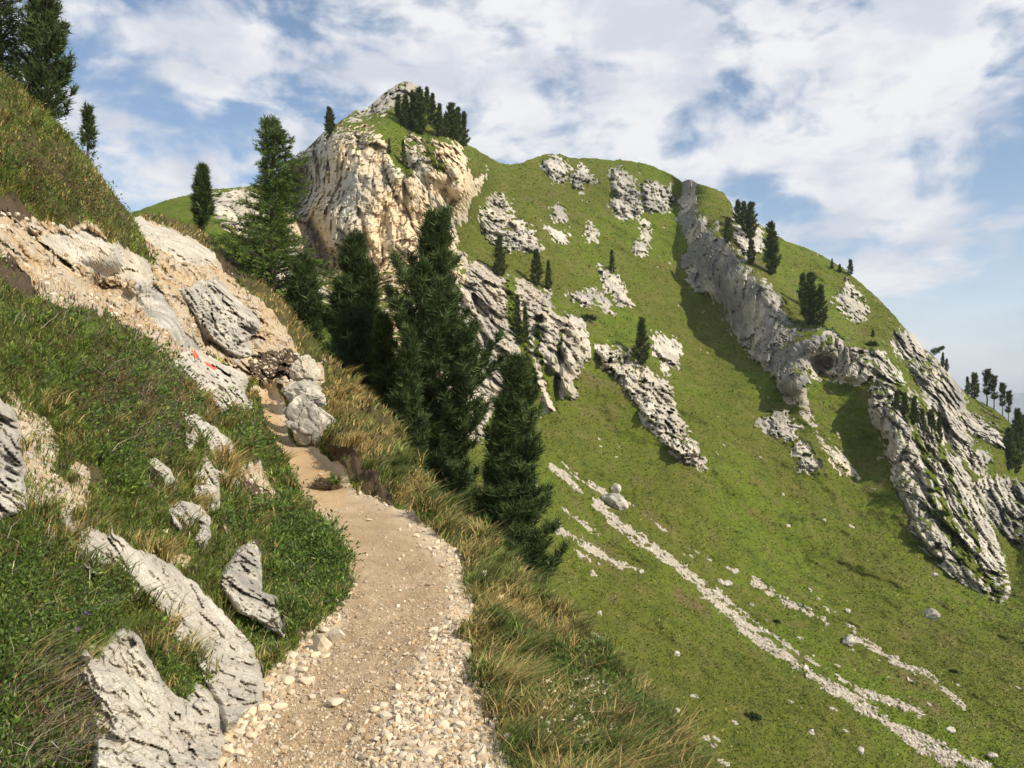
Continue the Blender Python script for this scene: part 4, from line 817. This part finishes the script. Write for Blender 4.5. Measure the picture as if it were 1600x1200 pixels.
def set_boulder(name, x0, x1, y0, y1, Yd, seed, lab, rot=0.0, cuts=9, rough=0.11, warm=0.1, grey=0.6, cat='boulder'):
    c = at((x0 + x1) / 2, (y0 + y1) / 2, Yd); o = link(name, boulder_mesh(name, seed, 5, cuts, rough, warm=warm, grey=grey), label=lab, cat=cat, loc=c)
    k = 1.16; o.scale = ((x1 - x0) / 2 / F * Yd * k, (x1 - x0) / 2 / F * Yd * 0.9, (y1 - y0) / 2 / F * Yd * k); o.rotation_euler = (0, 0, rot); return o
set_boulder('boulder', 445, 527, 624, 706, 16.6, 11, 'big grey lichen spotted boulder at the right side of the path bend', 0.5, 10, 0.10)
set_boulder('boulder', 445, 506, 597, 640, 17.3, 12, 'smaller grey boulder leaning on top of the big path boulder', 0.2, 8, 0.10, .1, .5)
set_boulder('rock', 456, 501, 557, 600, 18.6, 13, 'tan rock block sticking out of the turf above the path boulders', 0.9, 8, 0.10, .5, .2, 'rock')
for i, (x_, y_, wpx, hpx, sd_, lab) in enumerate([(963, 769, 17, 17, 21, 'rounded grey boulder at the head of the scree streaks'), (960, 791, 42, 26, 22, 'flat elongated grey boulder on the meadow above the main scree streak'), (1455, 966, 24, 18, 23, 'grey boulder alone on the right part of the meadow'), (1324, 1006, 22, 18, 24, 'dark grey boulder on the meadow at the end of a scree streak'), (1136, 915, 18, 10, 25, 'pale boulder inside the scree streaks'), (1324, 957, 9, 8, 26, 'small white stone left of the lone meadow boulder'), (1334, 990, 7, 6, 27, 'small white stone just above the dark grey boulder'), (1058, 1024, 12, 9, 28, 'white stone alone on the lower meadow'), (1345, 1176, 10, 12, 29, 'white stone near the bottom edge of the meadow'), (1058, 1112, 10, 8, 30, 'grey stone low on the meadow above the grass tufts'), (1550, 1183, 16, 10, 31, 'stone in the bottom right corner of the meadow'), (1126, 912, 12, 10, 32, 'grey stone beside the pale scree boulder'), (1484, 1142, 16, 9, 33, 'flat stone at the lower end of the scree'), (925, 898, 14, 10, 34, 'orange tinted stone on the grass near the columnar pine'), (1460, 900, 10, 7, 35, 'small stone on the meadow above the lone boulder')]):
    q = far.point(x_, y_); k = q[1] / F; o = link('boulder' if wpx > 15 else 'stone', boulder_mesh('boulder', sd_, 3, 7, 0.1, M_NEAR, warm=1.0 if sd_ == 34 else .1, grey=.8 if sd_ in (23, 24, 22) else .2), label=lab, cat='boulder' if wpx > 15 else 'stone', loc=q + np.array([0, 0, hpx * 0.25 * k]))
    o.scale = (wpx / 2 * k * 1.1, wpx / 2 * k, hpx / 2 * k * 1.15); o.rotation_euler = (0, 0.45 if wpx > 30 else 0, i * 1.3 if wpx < 30 else 0.2)

# loose stones on the path: the ones that stand out are things of their own
SM = [boulder_mesh('stone', 300 + i, 2, 13, mat=M_STONE, attrs=False) for i in range(7)]
def near_pt(x_, y_): return near.point(x_, y_)
HERO = [(506, 1003, 40, 30, 'larger cream pointed stone at the left edge of the path'), (530, 988, 28, 20, 'cream block resting behind the pointed stone at the path edge'), (525, 1098, 26, 13, 'flat stone with a dark shadow in the middle of the path'), (482, 1064, 24, 16, 'narrow dark sided stone left of the middle of the path'), (510, 1022, 18, 9, 'flat grey stone below the pointed stone'), (689, 1130, 24, 22, 'chunky white stone in the gravel on the right of the path'), (716, 1129, 24, 18, 'cream stone next to the chunky white stone'), (754, 1184, 26, 24, 'white stone at the bottom edge of the path gravel'), (621, 1124, 18, 18, 'grey cream stone at the left edge of the gravel strip'), (587, 1112, 14, 9, 'small brown stone at the border of the tread'), (797, 1168, 18, 20, 'orange stone in the grass at the lower right of the path'), (352, 1178, 22, 20, 'pale block at the foot of the layered rock'), (372, 1180, 22, 16, 'cream block beside the pale block at the layered rock'), (344, 1196, 20, 16, 'rounded white stone at the bottom left of the path'), (410, 1108, 24, 14, 'flat pale stone under the bedrock slab'), (436, 1106, 20, 12, 'tan flat stone next to the bedrock slab'), (448, 1064, 20, 12, 'yellowish stone on the left gravel of the path'), (655, 852, 9, 10, 'single dark shadowed stone near the far right of the path'), (623, 873, 8, 7, 'white pebble in the middle of the path'), (576, 813, 10, 6, 'pale pebble at the far end of the tread'), (496, 812, 9, 6, 'pebble at the left rim of the far path'), (559, 1155, 12, 8, 'grey pebble on the near tread'), (537, 1192, 12, 10, 'pale chip at the bottom of the tread'), (756, 906, 12, 12, 'pale stone showing between grass tufts right of the path'), (783, 936, 14, 12, 'whitish stone behind the grass tuft at the path rim'), (762, 1085, 16, 12, 'cream stone beside the dark green tuft'), (668, 1180, 28, 12, 'long flat cream stone in the near gravel'), (500, 742, 9, 6, 'stone under the turf lip of the path'), (545, 758, 10, 7, 'small pale stone at the foot of the turf lip'), (562, 770, 9, 6, 'stone below the soil edge'), (530, 752, 8, 5, 'pebble by the soil edge')]
used = []
for i, (x_, y_, wpx, hpx, lab) in enumerate(HERO):
    q = near_pt(x_, y_ + hpx * 0.3); k = q[1] / F; me = SM[i % 7]
    o = link('stone', me, label=lab, cat='stone', loc=q + np.array([0, 0, hpx * 0.22 * k])); o.scale = (wpx * 0.76 * k, wpx * 0.66 * k, hpx * 0.74 * k); o.rotation_euler = (random.uniform(-.2, .2), random.uniform(-.25, .25), i * 2.1); used.append((x_, y_, wpx))
# denser rest: about 220 stones as things, smaller grit as one mass
cand = []; rg = np.random.default_rng(55)
tries = 0
while len(cand) < 215 and tries < 20000:
    tries += 1
    y_ = rg.uniform(960, 1215) if rg.uniform() < .85 else rg.uniform(800, 960); x_ = rg.uniform(340, 800)
    r_, c_ = near.idx(np.array([x_]), np.array([y_]))
    if near.samp(near.path, r_, c_)[0] < 0.8 or near.samp(near.rock, r_, c_)[0] > .2: continue
    td = near.samp(near.tread, r_, c_)[0]
    if rg.uniform() < td * 1.02: continue
    wpx = rg.uniform(9, 15) if rg.uniform() < .8 else rg.uniform(14, 21)
    if y_ < 980: wpx = rg.uniform(8, 10)
    if any(abs(x_ - a) < (wpx + b) * .42 and abs(y_ - c) < (wpx + b) * .3 for a, c, b in used): continue
    used.append((x_, y_, wpx)); cand.append((x_, y_, wpx))
for i, (x_, y_, wpx) in enumerate(cand):
    q = near_pt(x_, y_); k = q[1] / F
    o = link('stone', SM[i % 7], label='angular pale limestone stone lying among the gravel along the path', cat='stone', group='loose stones in the path gravel', loc=q + np.array([0, 0, wpx * .12 * k]))
    o.scale = (wpx * .78 * k, wpx * .64 * k, wpx * .54 * k); o.rotation_euler = (rg.uniform(-.4, .4), rg.uniform(-.4, .4), rg.uniform(0, 6.28))
q = near_pt(508, 764); k = q[1] / F
e = link('turf_clod', None, label='dark clod of dead turf with a small green tuft lying on the path', cat='turf clod', loc=q)
M_SOIL = plain('clod_soil', (0.05, 0.035, 0.022), (0.13, 0.09, 0.055), 14, 0.95)
o = link('soil', boulder_mesh('soil', 61, 4, 4, 0.16, M_SOIL, attrs=False), parent=e); o.scale = (25 * k, 20 * k, 15 * k); o.location = (0, 0, 3 * k)
cg = rg.normal(size=(40, 3)); cg /= np.linalg.norm(cg, axis=1, keepdims=True); cg[:, 2] = np.abs(cg[:, 2])
f = Acc(); f.add(*needles(cg * np.array([22, 17, 11]) * k, cg, 12, 9 * k, 1.4 * k, 0.8, (0.20, 0.145, 0.085), rg)); link('dead_grass', f.mesh('dead_grass', M_GRASS, False), parent=e, kind='stuff')
f = Acc(); f.add(*needles(cg[:14] * np.array([6, 6, 6]) * k + np.array([17, -6, 9]) * k, cg[:14], 14, 11 * k, 1.5 * k, 0.7, (0.10, 0.16, 0.03), rg)); link('green_tuft', f.mesh('green_tuft', M_GRASS, False), parent=e, kind='stuff')
# gravel mass
def gravel(n, name, weight, smin, smax, cols, ysplit=None, sheet=near, seed=5, subd=1, power=3.5):
    rg = np.random.default_rng(seed); Wt = weight[:-1, :-1].ravel(); Wt = Wt / Wt.sum()
    pick = rg.choice(len(Wt), n, p=Wt); w_ = sheet.px.shape[1] - 1
    r_ = pick // w_ + rg.uniform(0, .999, n); c_ = pick % w_ + rg.uniform(0, .999, n)
    p = sheet.samp(sheet.P, r_, c_); V0, F0 = ico(subd); V0 = V0 * (1 + rg.uniform(-.42, .36, (len(V0), 1)))
    sz = smin + (smax - smin) * rg.uniform(0, 1, n) ** power
    if name == 'earth_grit': sz = sz * np.clip(p[:, 1] / 15, .2, 1.3)
    R_ = np.linalg.qr(rg.normal(size=(n, 3, 3)))[0]; S_ = rg.uniform(.42, 1.35, (n, 1, 3)) * sz[:, None, None]
    V = np.einsum('nvk,nkj->nvj', V0[None] * S_, R_) + p[:, None] + np.array([0, 0, 1]) * sz[:, None, None] * 0.25
    Fc = (F0[None] + (np.arange(n) * len(V0))[:, None, None]).reshape(-1, 3)
    c = np.array(cols)[rg.integers(0, len(cols), n)] * rg.uniform(.62, 1.15, (n, 1)); c = np.repeat(np.concatenate([c, np.ones((n, 1))], 1), len(V0), 0)
    return mesh_np(name, V.reshape(-1, 3), [Fc], M_GRAVEL, False, {'tint': c})
STC = [(0.58, 0.48, 0.34), (0.52, 0.42, 0.29), (0.45, 0.38, 0.29), (0.50, 0.36, 0.22), (0.62, 0.55, 0.43)]
vis = (near.px > -5) & (near.px < 1100) & (near.py < 1215)
def blur(A, k=7):
    for ax_ in (0, 1): A = sum(np.roll(A, d_, ax_) for d_ in range(-k, k + 1)) / (2 * k + 1)
    return A
area = vis * np.maximum(near.path, 0.7 * ss(blur(near.path), 0.1, 0.6)) * (1 - near.rock)
gn = ss(fbm(near.P.reshape(-1, 3) * 1.6, 3, 195).reshape(near.px.shape), -0.22, 0.12)
dens = area * (0.07 + 0.93 * (1 - near.tread) ** 1.6 * (0.12 + 0.88 * gn)) * ((near.py > 760) * 1.0 + 0.45)
link('gravel', gravel(13500, 'gravel', dens, 0.003, 0.022, STC, power=4.5), kind='stuff', label='pale limestone gravel strewn along both sides of the path')
gt = area * (0.35 + near.tread) * ((near.py > 900) * 1.0 + 0.5)
link('path_grit', gravel(15000, 'path_grit', gt, 0.0018, 0.0095, [(0.50, 0.39, 0.26), (0.42, 0.31, 0.19), (0.58, 0.48, 0.35), (0.36, 0.28, 0.18), (0.60, 0.53, 0.42)], seed=15, power=3), kind='stuff', label='fine angular grit pressed into the trodden tan path')
dens2 = vis * near.dirt * (1 - near.path) * (1 - near.rock) + 0.0
link('earth_grit', gravel(2600, 'earth_grit', dens2 + 1e-9, 0.008, 0.06, [(0.55, 0.46, 0.33), (0.48, 0.37, 0.23), (0.58, 0.52, 0.43)], seed=6), kind='stuff', label='stone grit on the tan eroded earth bank')
fd = far.dirt * (far.px > 860) * (far.py > 600)
link('scree', gravel(5200, 'scree', fd + 1e-9, 0.04, 0.34, [(0.54, 0.49, 0.41), (0.60, 0.55, 0.47), (0.48, 0.43, 0.36)], sheet=far, seed=8, power=5), kind='stuff', label='pale scree stones in streaks across the far meadow')
print('rocks done')

#@@GRASS
# ================================================================ GRASS AND SMALL PLANTS
def blades(n, weight, seed, hfun, wpix, cols, straw, name, lean=0.55, down=0.35, segs=2, curve=0.9, clump=None, sheet=near):
    rg = np.random.default_rng(seed); Wt = (weight[:-1, :-1]).ravel().astype(float); Wt = Wt / Wt.sum()
    w_ = sheet.px.shape[1] - 1
    if clump:
        nc = n // clump; pick = rg.choice(len(Wt), nc, p=Wt); r0 = np.repeat(pick // w_ + rg.uniform(0, 1, nc), clump); c0 = np.repeat(pick % w_ + rg.uniform(0, 1, nc), clump); n = nc * clump
        cid = np.repeat(np.arange(nc), clump)
        r_ = np.clip(r0, 0, sheet.rows - 1.01); c_ = np.clip(c0, 0, w_ - .01)
    else:
        pick = rg.choice(len(Wt), n, p=Wt); r_ = pick // w_ + rg.uniform(0, .999, n); c_ = pick % w_ + rg.uniform(0, .999, n); cid = np.arange(n); nc = n
    p = sheet.samp(sheet.P, r_, c_); dist = p[:, 1]
    if clump:
        j = rg.normal(0, 1, (n, 2)) * 0.035 * (1 + dist[:, None] * 0.05); p = p + np.concatenate([j, np.zeros((n, 1))], 1); p[:, 2] += -0.02
    h = hfun(p, rg) * rg.uniform(0.55, 1.25, n)
    if clump: h = h * np.repeat(rg.uniform(.6, 1.3, nc), clump)
    wd = wpix * dist / F * rg.uniform(.7, 1.3, n)
    az = rg.uniform(0, 2 * math.pi, n)
    if clump: az = np.repeat(rg.uniform(0, 6.28, nc), clump) * 0 + az
    o = np.stack([np.cos(az), np.sin(az), 0 * az], 1) * rg.uniform(.2, 1.0, (n, 1)) * lean + np.array([down, -0.10, 0]) + (rg.normal(0, .28, (nc, 3)) * np.array([1, 1, 0]))[cid]
    s = np.stack([-np.sin(az), np.cos(az), 0 * az], 1) * wd[:, None] * .5
    # face blades loosely sideways to any viewer: random twist
    V = []; ts = [0, .5, 1.0]
    for k, t in enumerate(ts):
        q = p + h[:, None] * (np.array([0, 0, 1]) * (t - 0.35 * curve * t * t)[..., None] if False else np.array([0, 0, 1.0]) * (t - 0.32 * curve * t * t)) + o * (h * t ** 1.7)[:, None]
        if k < 2: V += [q - s * (1 - .3 * t), q + s * (1 - .3 * t)]
        else: V += [q]
    V = np.stack(V, 1); b = (np.arange(n) * 5)[:, None]
    F4 = b + np.array([[0, 1, 3, 2]]); F3 = b + np.array([[2, 3, 4]])
    mixv = rg.uniform(0, 1, nc); cc = np.array(cols)
    ci = rg.integers(0, len(cols), nc); c = cc[ci] * np.exp(rg.normal(0, .22, (nc, 1)))
    c = c[cid]
    uu = p[:, 0] / p[:, 1] * 45; vv = p[:, 2] / p[:, 1] * 45
    patch = perlin(np.stack([uu, vv, 0 * uu], 1), seed) * 1.1 + perlin(np.stack([uu * 2.7, vv * 2.7, 0 * uu], 1), seed + 1) * 1.3  # uneven turf tone; the dark patches also stand in for shadow between tussocks
    if sheet is not near: patch = patch * 0.3
    c = c * np.exp(patch)[:, None]; c = c * (1 + np.clip(-patch, 0, 1)[:, None] * np.array([0.35, -0.05, 0.1]))
    st = straw(p, rg)[:, None] if callable(straw) else straw
    isst = rg.uniform(0, 1, (n, 1)) < st
    c = np.where(isst, np.array([0.50, 0.375, 0.15]) * rg.uniform(.7, 1.25, (n, 1)), c * rg.uniform(.8, 1.2, (n, 1)))
    T = np.repeat(np.concatenate([c, np.ones((n, 1))], 1)[:, None], 5, 1)
    return mesh_np(name, V.reshape(-1, 3), [F4, F3], M_GRASS, False, {'tint': T.reshape(-1, 4)})


def pmask(polys, soft=10, s=near):
    m = np.zeros(s.px.shape)
    for p in polys: m = np.maximum(m, ss(sdf(s.px, s.py, p) + pe, -soft, soft))
    return m
inview = (near.px > -30) & (near.px < 1110) & (near.py < 1260)
ok = inview * (1 - near.path) * (1 - near.rock) * (1 - near.dirt) * (1 - 0.96 * near.soil)
SHZ = pmask([[(-30, 860), (120, 880), (190, 930), (150, 1000), (110, 1060), (140, 1120), (140, 1220), (-30, 1220)], [(330, 790), (430, 780), (500, 830), (545, 870), (540, 940), (500, 980), (450, 990), (430, 920), (410, 860), (360, 840)], [(200, 620), (300, 600), (300, 700), (240, 720), (200, 700)], [(100, 600), (240, 560), (300, 640), (270, 700), (200, 780), (150, 720)], [(340, 640), (400, 660), (430, 740), (380, 720)], [(820, 1040), (960, 1050), (1060, 1200), (900, 1210), (840, 1120)], [(240, 1000), (330, 1060), (300, 1180), (180, 1180)]], 25)
BUSH = pmask([[(400, 790), (450, 790), (505, 830), (548, 872), (545, 935), (500, 985), (455, 985), (440, 930), (415, 880)]], 14)
BR = pmask([[(150, 560), (300, 600), (310, 680), (200, 700), (120, 640)], [(0, 1040), (150, 1040), (150, 1200), (0, 1200)], [(900, 1060), (1050, 1180), (960, 1200)], [(0, 220), (120, 270), (180, 340), (60, 330)]], 25)
pn2 = fbm(np.stack([near.px.ravel() / 26, near.py.ravel() / 20, 0 * near.px.ravel()], 1), 3, 193).reshape(near.px.shape)
# band of dry grass along the right edge of the path and the skyline of the near slope
dband = line_d(near.px, near.py, [(400, 445), (450, 500), (500, 560), (540, 600)]); edge_d = near.py - near.top[None]
right = ss(near.px - np.interp(near.py, [330, 420, 480, 560, 620, 700, 800, 900, 1000, 1200], [225, 345, 410, 455, 490, 500, 640, 720, 720, 780]), 0, 12)
left = 1 - right
pn = fbm(np.stack([near.px.ravel() / 70, near.py.ravel() / 70, 0 * near.px.ravel()], 1), 3, 191).reshape(near.px.shape)
def dry_right(p, rg):
    u = p[:, 0] / p[:, 1] * F + CX; v = HY - p[:, 2] / p[:, 1] * F
    return np.clip(0.32 + 1.5 * perlin(np.stack([u / 75, v / 55, 0 * u], 1), 201) + 0.35 * ss(700 - v, 0, 100) , 0.02, 0.9)
def dry_left(p, rg):
    u = p[:, 0] / p[:, 1] * F + CX; v = HY - p[:, 2] / p[:, 1] * F
    return np.clip(0.05 + 0.40 * perlin(np.stack([u / 60, v / 60, 0 * u], 1), 202) + 0.22 * (v < 400), 0.01, 0.6)
GRC = [(0.120, 0.175, 0.030), (0.150, 0.190, 0.038), (0.095, 0.150, 0.026), (0.180, 0.195, 0.050)]
hgt = lambda a, b: (lambda p, rg: np.clip(a * np.clip(p[:, 1] / 7, .75, 2.1), 0, b))
link('grass', blades(80000, ok * left * ss(pn, -.35, .1) * (1 - .55 * np.clip(SHZ + BR, 0, 1)), 301, hgt(0.085, .26), 1.6, GRC, dry_left, 'grass', lean=.8, down=.25), kind='stuff', label='green alpine grass on the bank left of the path')
link('grass', blades(34000, ok * right * ss(edge_d, -5, 4), 302, hgt(0.115, .30), 2.0, [(0.135, 0.170, 0.040), (0.165, 0.180, 0.050), (0.10, 0.135, 0.032)], dry_right, 'grass', lean=.7, down=.45), kind='stuff', label='half dry grass along the outer edge of the path')
tuftw = ok * right * (near.py > 560) * ss(pn, -.2, .2) + ok * left * 0.10 * (near.py > 600) + ok * left * (near.py > 560) * 0.55 * ss(blur(near.rock, 5), 0.06, 0.3)
link('grass_tufts', blades(42000, tuftw, 303, hgt(0.22, .36), 1.9, [(0.125, 0.165, 0.038), (0.09, 0.13, 0.03), (0.18, 0.185, 0.055)], dry_right, 'grass_tufts', lean=.85, down=.35, clump=45), kind='stuff', label='long arching grass tufts hanging over the path rim')
fw = (far.rockv < 0.3) * (far.dirt < 0.3) * (far.px > 500) * (far.px < 1620) * (far.py < 1215) * 1.0
link('meadow_grass', blades(80000, fw, 305, lambda p, rg: 0.16 + 0.18 * rg.uniform(0, 1, len(p)), 2.3, [(0.118, 0.158, 0.016), (0.140, 0.178, 0.020), (0.090, 0.122, 0.014), (0.175, 0.172, 0.036)], 0.04, 'meadow_grass', lean=1.3, down=.3, sheet=far), kind='stuff', label='short tussocky grass on the far mountain meadow')
# leafy dwarf shrubs on the bank
def leaves(n, weight, seed, size, cols, name, hmax):
    rg = np.random.default_rng(seed); Wt = (weight[:-1, :-1]).ravel().astype(float); Wt /= Wt.sum(); w_ = near.px.shape[1] - 1
    nc = n // 24; pick = rg.choice(len(Wt), nc, p=Wt); r_ = np.repeat(pick // w_ + rg.uniform(0, .99, nc), 24); c_ = np.repeat(pick % w_ + rg.uniform(0, .99, nc), 24); n = nc * 24
    p = near.samp(near.P, r_, c_); dist = p[:, 1]; k = np.clip(dist / 6, .7, 2.4)[:, None]
    cd = rg.normal(size=(n, 3)); cd /= np.linalg.norm(cd, axis=1, keepdims=True); cd[:, 2] = np.abs(cd[:, 2])
    p = p + cd * np.array([.09, .09, hmax]) * k * rg.uniform(.4, 1, (n, 1)) * np.repeat(rg.uniform(.6, 1.7, (nc, 1)), 24, 0)
    d = cd + .5 * rg.normal(size=(n, 3)); d /= np.linalg.norm(d, axis=1, keepdims=True); s = np.cross(d, rg.normal(size=(n, 3))); s /= np.linalg.norm(s, axis=1, keepdims=True)
    L = size * k * rg.uniform(.6, 1.3, (n, 1)); W_ = L * .42
    V = np.stack([p, p + d * L * .5 + s * W_ * .5, p + d * L, p + d * L * .5 - s * W_ * .5], 1); Fc = np.arange(n * 4).reshape(-1, 4)
    c = np.array(cols)[np.repeat(rg.integers(0, len(cols), nc), 24)] * np.exp(rg.normal(0, .25, (n, 1))); T = np.repeat(np.concatenate([c, np.ones((n, 1))], 1), 4, 0)
    return mesh_np(name, V.reshape(-1, 3), [Fc], M_GRASS, False, {'tint': T})
link('shrublets', leaves(84000, ok * (SHZ * (1 + 1.6 * BUSH) + left * 0.16) * ss(pn2, -0.16, 0.05), 311, 0.034, [(0.085, 0.15, 0.026), (0.065, 0.12, 0.026), (0.13, 0.19, 0.032), (0.06, 0.10, 0.026), (0.15, 0.21, 0.045)], 'shrublets', 0.13), kind='stuff', label='low leafy dwarf shrubs and bilberry on the bank')
link('heather', leaves(24000, ok * BR * ss(pn2, 0.02, -0.10), 312, 0.026, [(0.15, 0.09, 0.05), (0.12, 0.085, 0.042), (0.19, 0.12, 0.065), (0.085, 0.10, 0.034)], 'heather', 0.13), kind='stuff', label='brownish heather among the bank grass')
link('dead_twigs', blades(2600, ok * left * (0.12 + BR) * (near.py > 480), 321, hgt(0.26, .4), 1.3, [(0.36, 0.32, 0.26), (0.28, 0.24, 0.19), (0.46, 0.40, 0.28)], 0.15, 'dead_twigs', lean=1.9, down=.2), kind='stuff', label='pale dead twigs and stalks lying over the bank heather')
# flowers
def flower(x_, y_, col, lab, s=1.0):
    q = near.point(x_, y_); k = q[1] / F; a = Acc(); V, Fq = tube([(0, 0, -14 * k), (0.5 * k, 0, -4 * k), (0, 0, 3 * k)], [.5 * k] * 3, 5); 
    e = link('flower', None, label=lab, cat='flower', group='small flowers on the bank', loc=q + np.array([0, -0.05, 0.06]))
    a.add(V, Fq, np.array([.06, .10, .02, 1])); link('stem', a.mesh('stem', M_FLOWER), parent=e)
    rg = np.random.default_rng(int(x_)); n = 16; C = rg.normal(size=(n, 3)); C /= np.linalg.norm(C, axis=1, keepdims=True); b = Acc(); C[:, 2] = np.abs(C[:, 2]) * 1.4
    b.add(*needles(C * .6 * k * s + np.array([0, 0, 3 * k]), C, 3, 5.0 * k * s, 2.2 * k * s, .5, col, rg)); link('blossom', b.mesh('blossom', M_FLOWER, False), parent=e)
for x_, y_, c, lab in [(130, 994, (0.24, 0.14, 0.42), 'purple thistle like flower left of the layered rock'), (144, 978, (0.25, 0.15, 0.42), 'upper purple flower of the pair by the layered rock'), (238, 780, (0.24, 0.15, 0.40), 'single violet flower below the small pointed rock'), (116, 962, (0.55, 0.10, 0.07), 'red blossom among the dark leaves at the left'), (264, 851, (0.75, 0.70, 0.40), 'cream blossom left of the standing stone')]: flower(x_, y_, c, lab)
rg = np.random.default_rng(77); b = Acc(); 
for _ in range(170):
    x_, y_ = rg.uniform(850, 950), rg.uniform(1090, 1190)
    q = near.point(x_, y_) + np.array([rg.uniform(-.02, .02), -0.05, rg.uniform(.04, .17)]); n = 4; C = rg.normal(size=(n, 3)) * .3
    b.add(*needles(q + C * .003, C / np.linalg.norm(C, axis=1, keepdims=True), 2, 0.009, 0.006, .6, (0.62, 0.58, 0.42), rg))
link('seed_heads', b.mesh('seed_heads', M_FLOWER, False), kind='stuff', label='tiny pale seed heads over the grass right of the path')

#@@DISTANCE
# ================================================================ VALLEY FLOOR AND DISTANT RANGE
M_VAL = plain('valley_forest', (0.035, 0.06, 0.02), (0.07, 0.10, 0.03), 0.004, 0.95)
nx_, ny_ = 60, 60
X, Yv = np.meshgrid(np.linspace(-15000, 30000, nx_), np.linspace(-4000, 40000, ny_))
Z = -620 + fbm(np.stack([X.ravel() / 5000, Yv.ravel() / 5000, 0 * X.ravel()], 1), 3, 401).reshape(X.shape) * 160
ids = np.arange(nx_ * ny_).reshape(ny_, nx_); q4 = np.stack([ids[:-1, :-1], ids[:-1, 1:], ids[1:, 1:], ids[1:, :-1]], -1).reshape(-1, 4)
link('valley_floor', mesh_np('valley_floor', np.stack([X, Yv, Z], -1).reshape(-1, 3), [q4], M_VAL), kind='structure')
u = np.linspace(0, 1, 160); v = np.linspace(0, 1, 24); U, Vv = np.meshgrid(u, v)
base = np.stack([4500 + 11000 * U, 12500 - 2500 * U + (Vv - .5) * 4200, 0 * U], -1)
prof = (1 - np.abs(Vv - .5) * 2)
hh = prof * (740 + 260 * fbm(np.stack([U.ravel() * 9, Vv.ravel() * 2, 0 * U.ravel()], 1), 5, 411, .5, True).reshape(U.shape)) - 640
base[..., 2] = hh
ids = np.arange(160 * 24).reshape(24, 160); q4 = np.stack([ids[:-1, :-1], ids[:-1, 1:], ids[1:, 1:], ids[1:, :-1]], -1).reshape(-1, 4)
link('distant_mountains', mesh_np('distant_mountains', base.reshape(-1, 3), [q4], plain('distant_rock', (0.10, 0.12, 0.10), (0.20, 0.21, 0.20), 0.002, 0.95), False), kind='structure')
hz, th = new_mat('haze')
vol = th.n.new('ShaderNodeVolumePrincipled'); vol.inputs['Color'].default_value = (0.80, 0.88, 1.0, 1); vol.inputs['Density'].default_value = 1.1e-4; vol.inputs['Anisotropy'].default_value = 0.2
oo = th.n.new('ShaderNodeOutputMaterial'); th.l.new(vol.outputs[0], oo.inputs['Volume'])
x0_, x1_, y0_, y1_, z0_, z1_ = -15200, 30200, -4200, 40200, -1000, 420
HV = np.array([(x, y, z) for z in (z0_, z1_) for y in (y0_, y1_) for x in (x0_, x1_)], float)
link('haze', mesh_np('haze', HV, [np.array([[0, 2, 3, 1], [4, 5, 7, 6], [0, 1, 5, 4], [2, 6, 7, 3], [0, 4, 6, 2], [1, 3, 7, 5]])], hz, False), kind='stuff', label='thin blue air between the view and the far range')
print('all done', len(bpy.data.objects), 'tris', sum(sum(p.loop_total - 2 for p in m.polygons) for m in bpy.data.meshes))
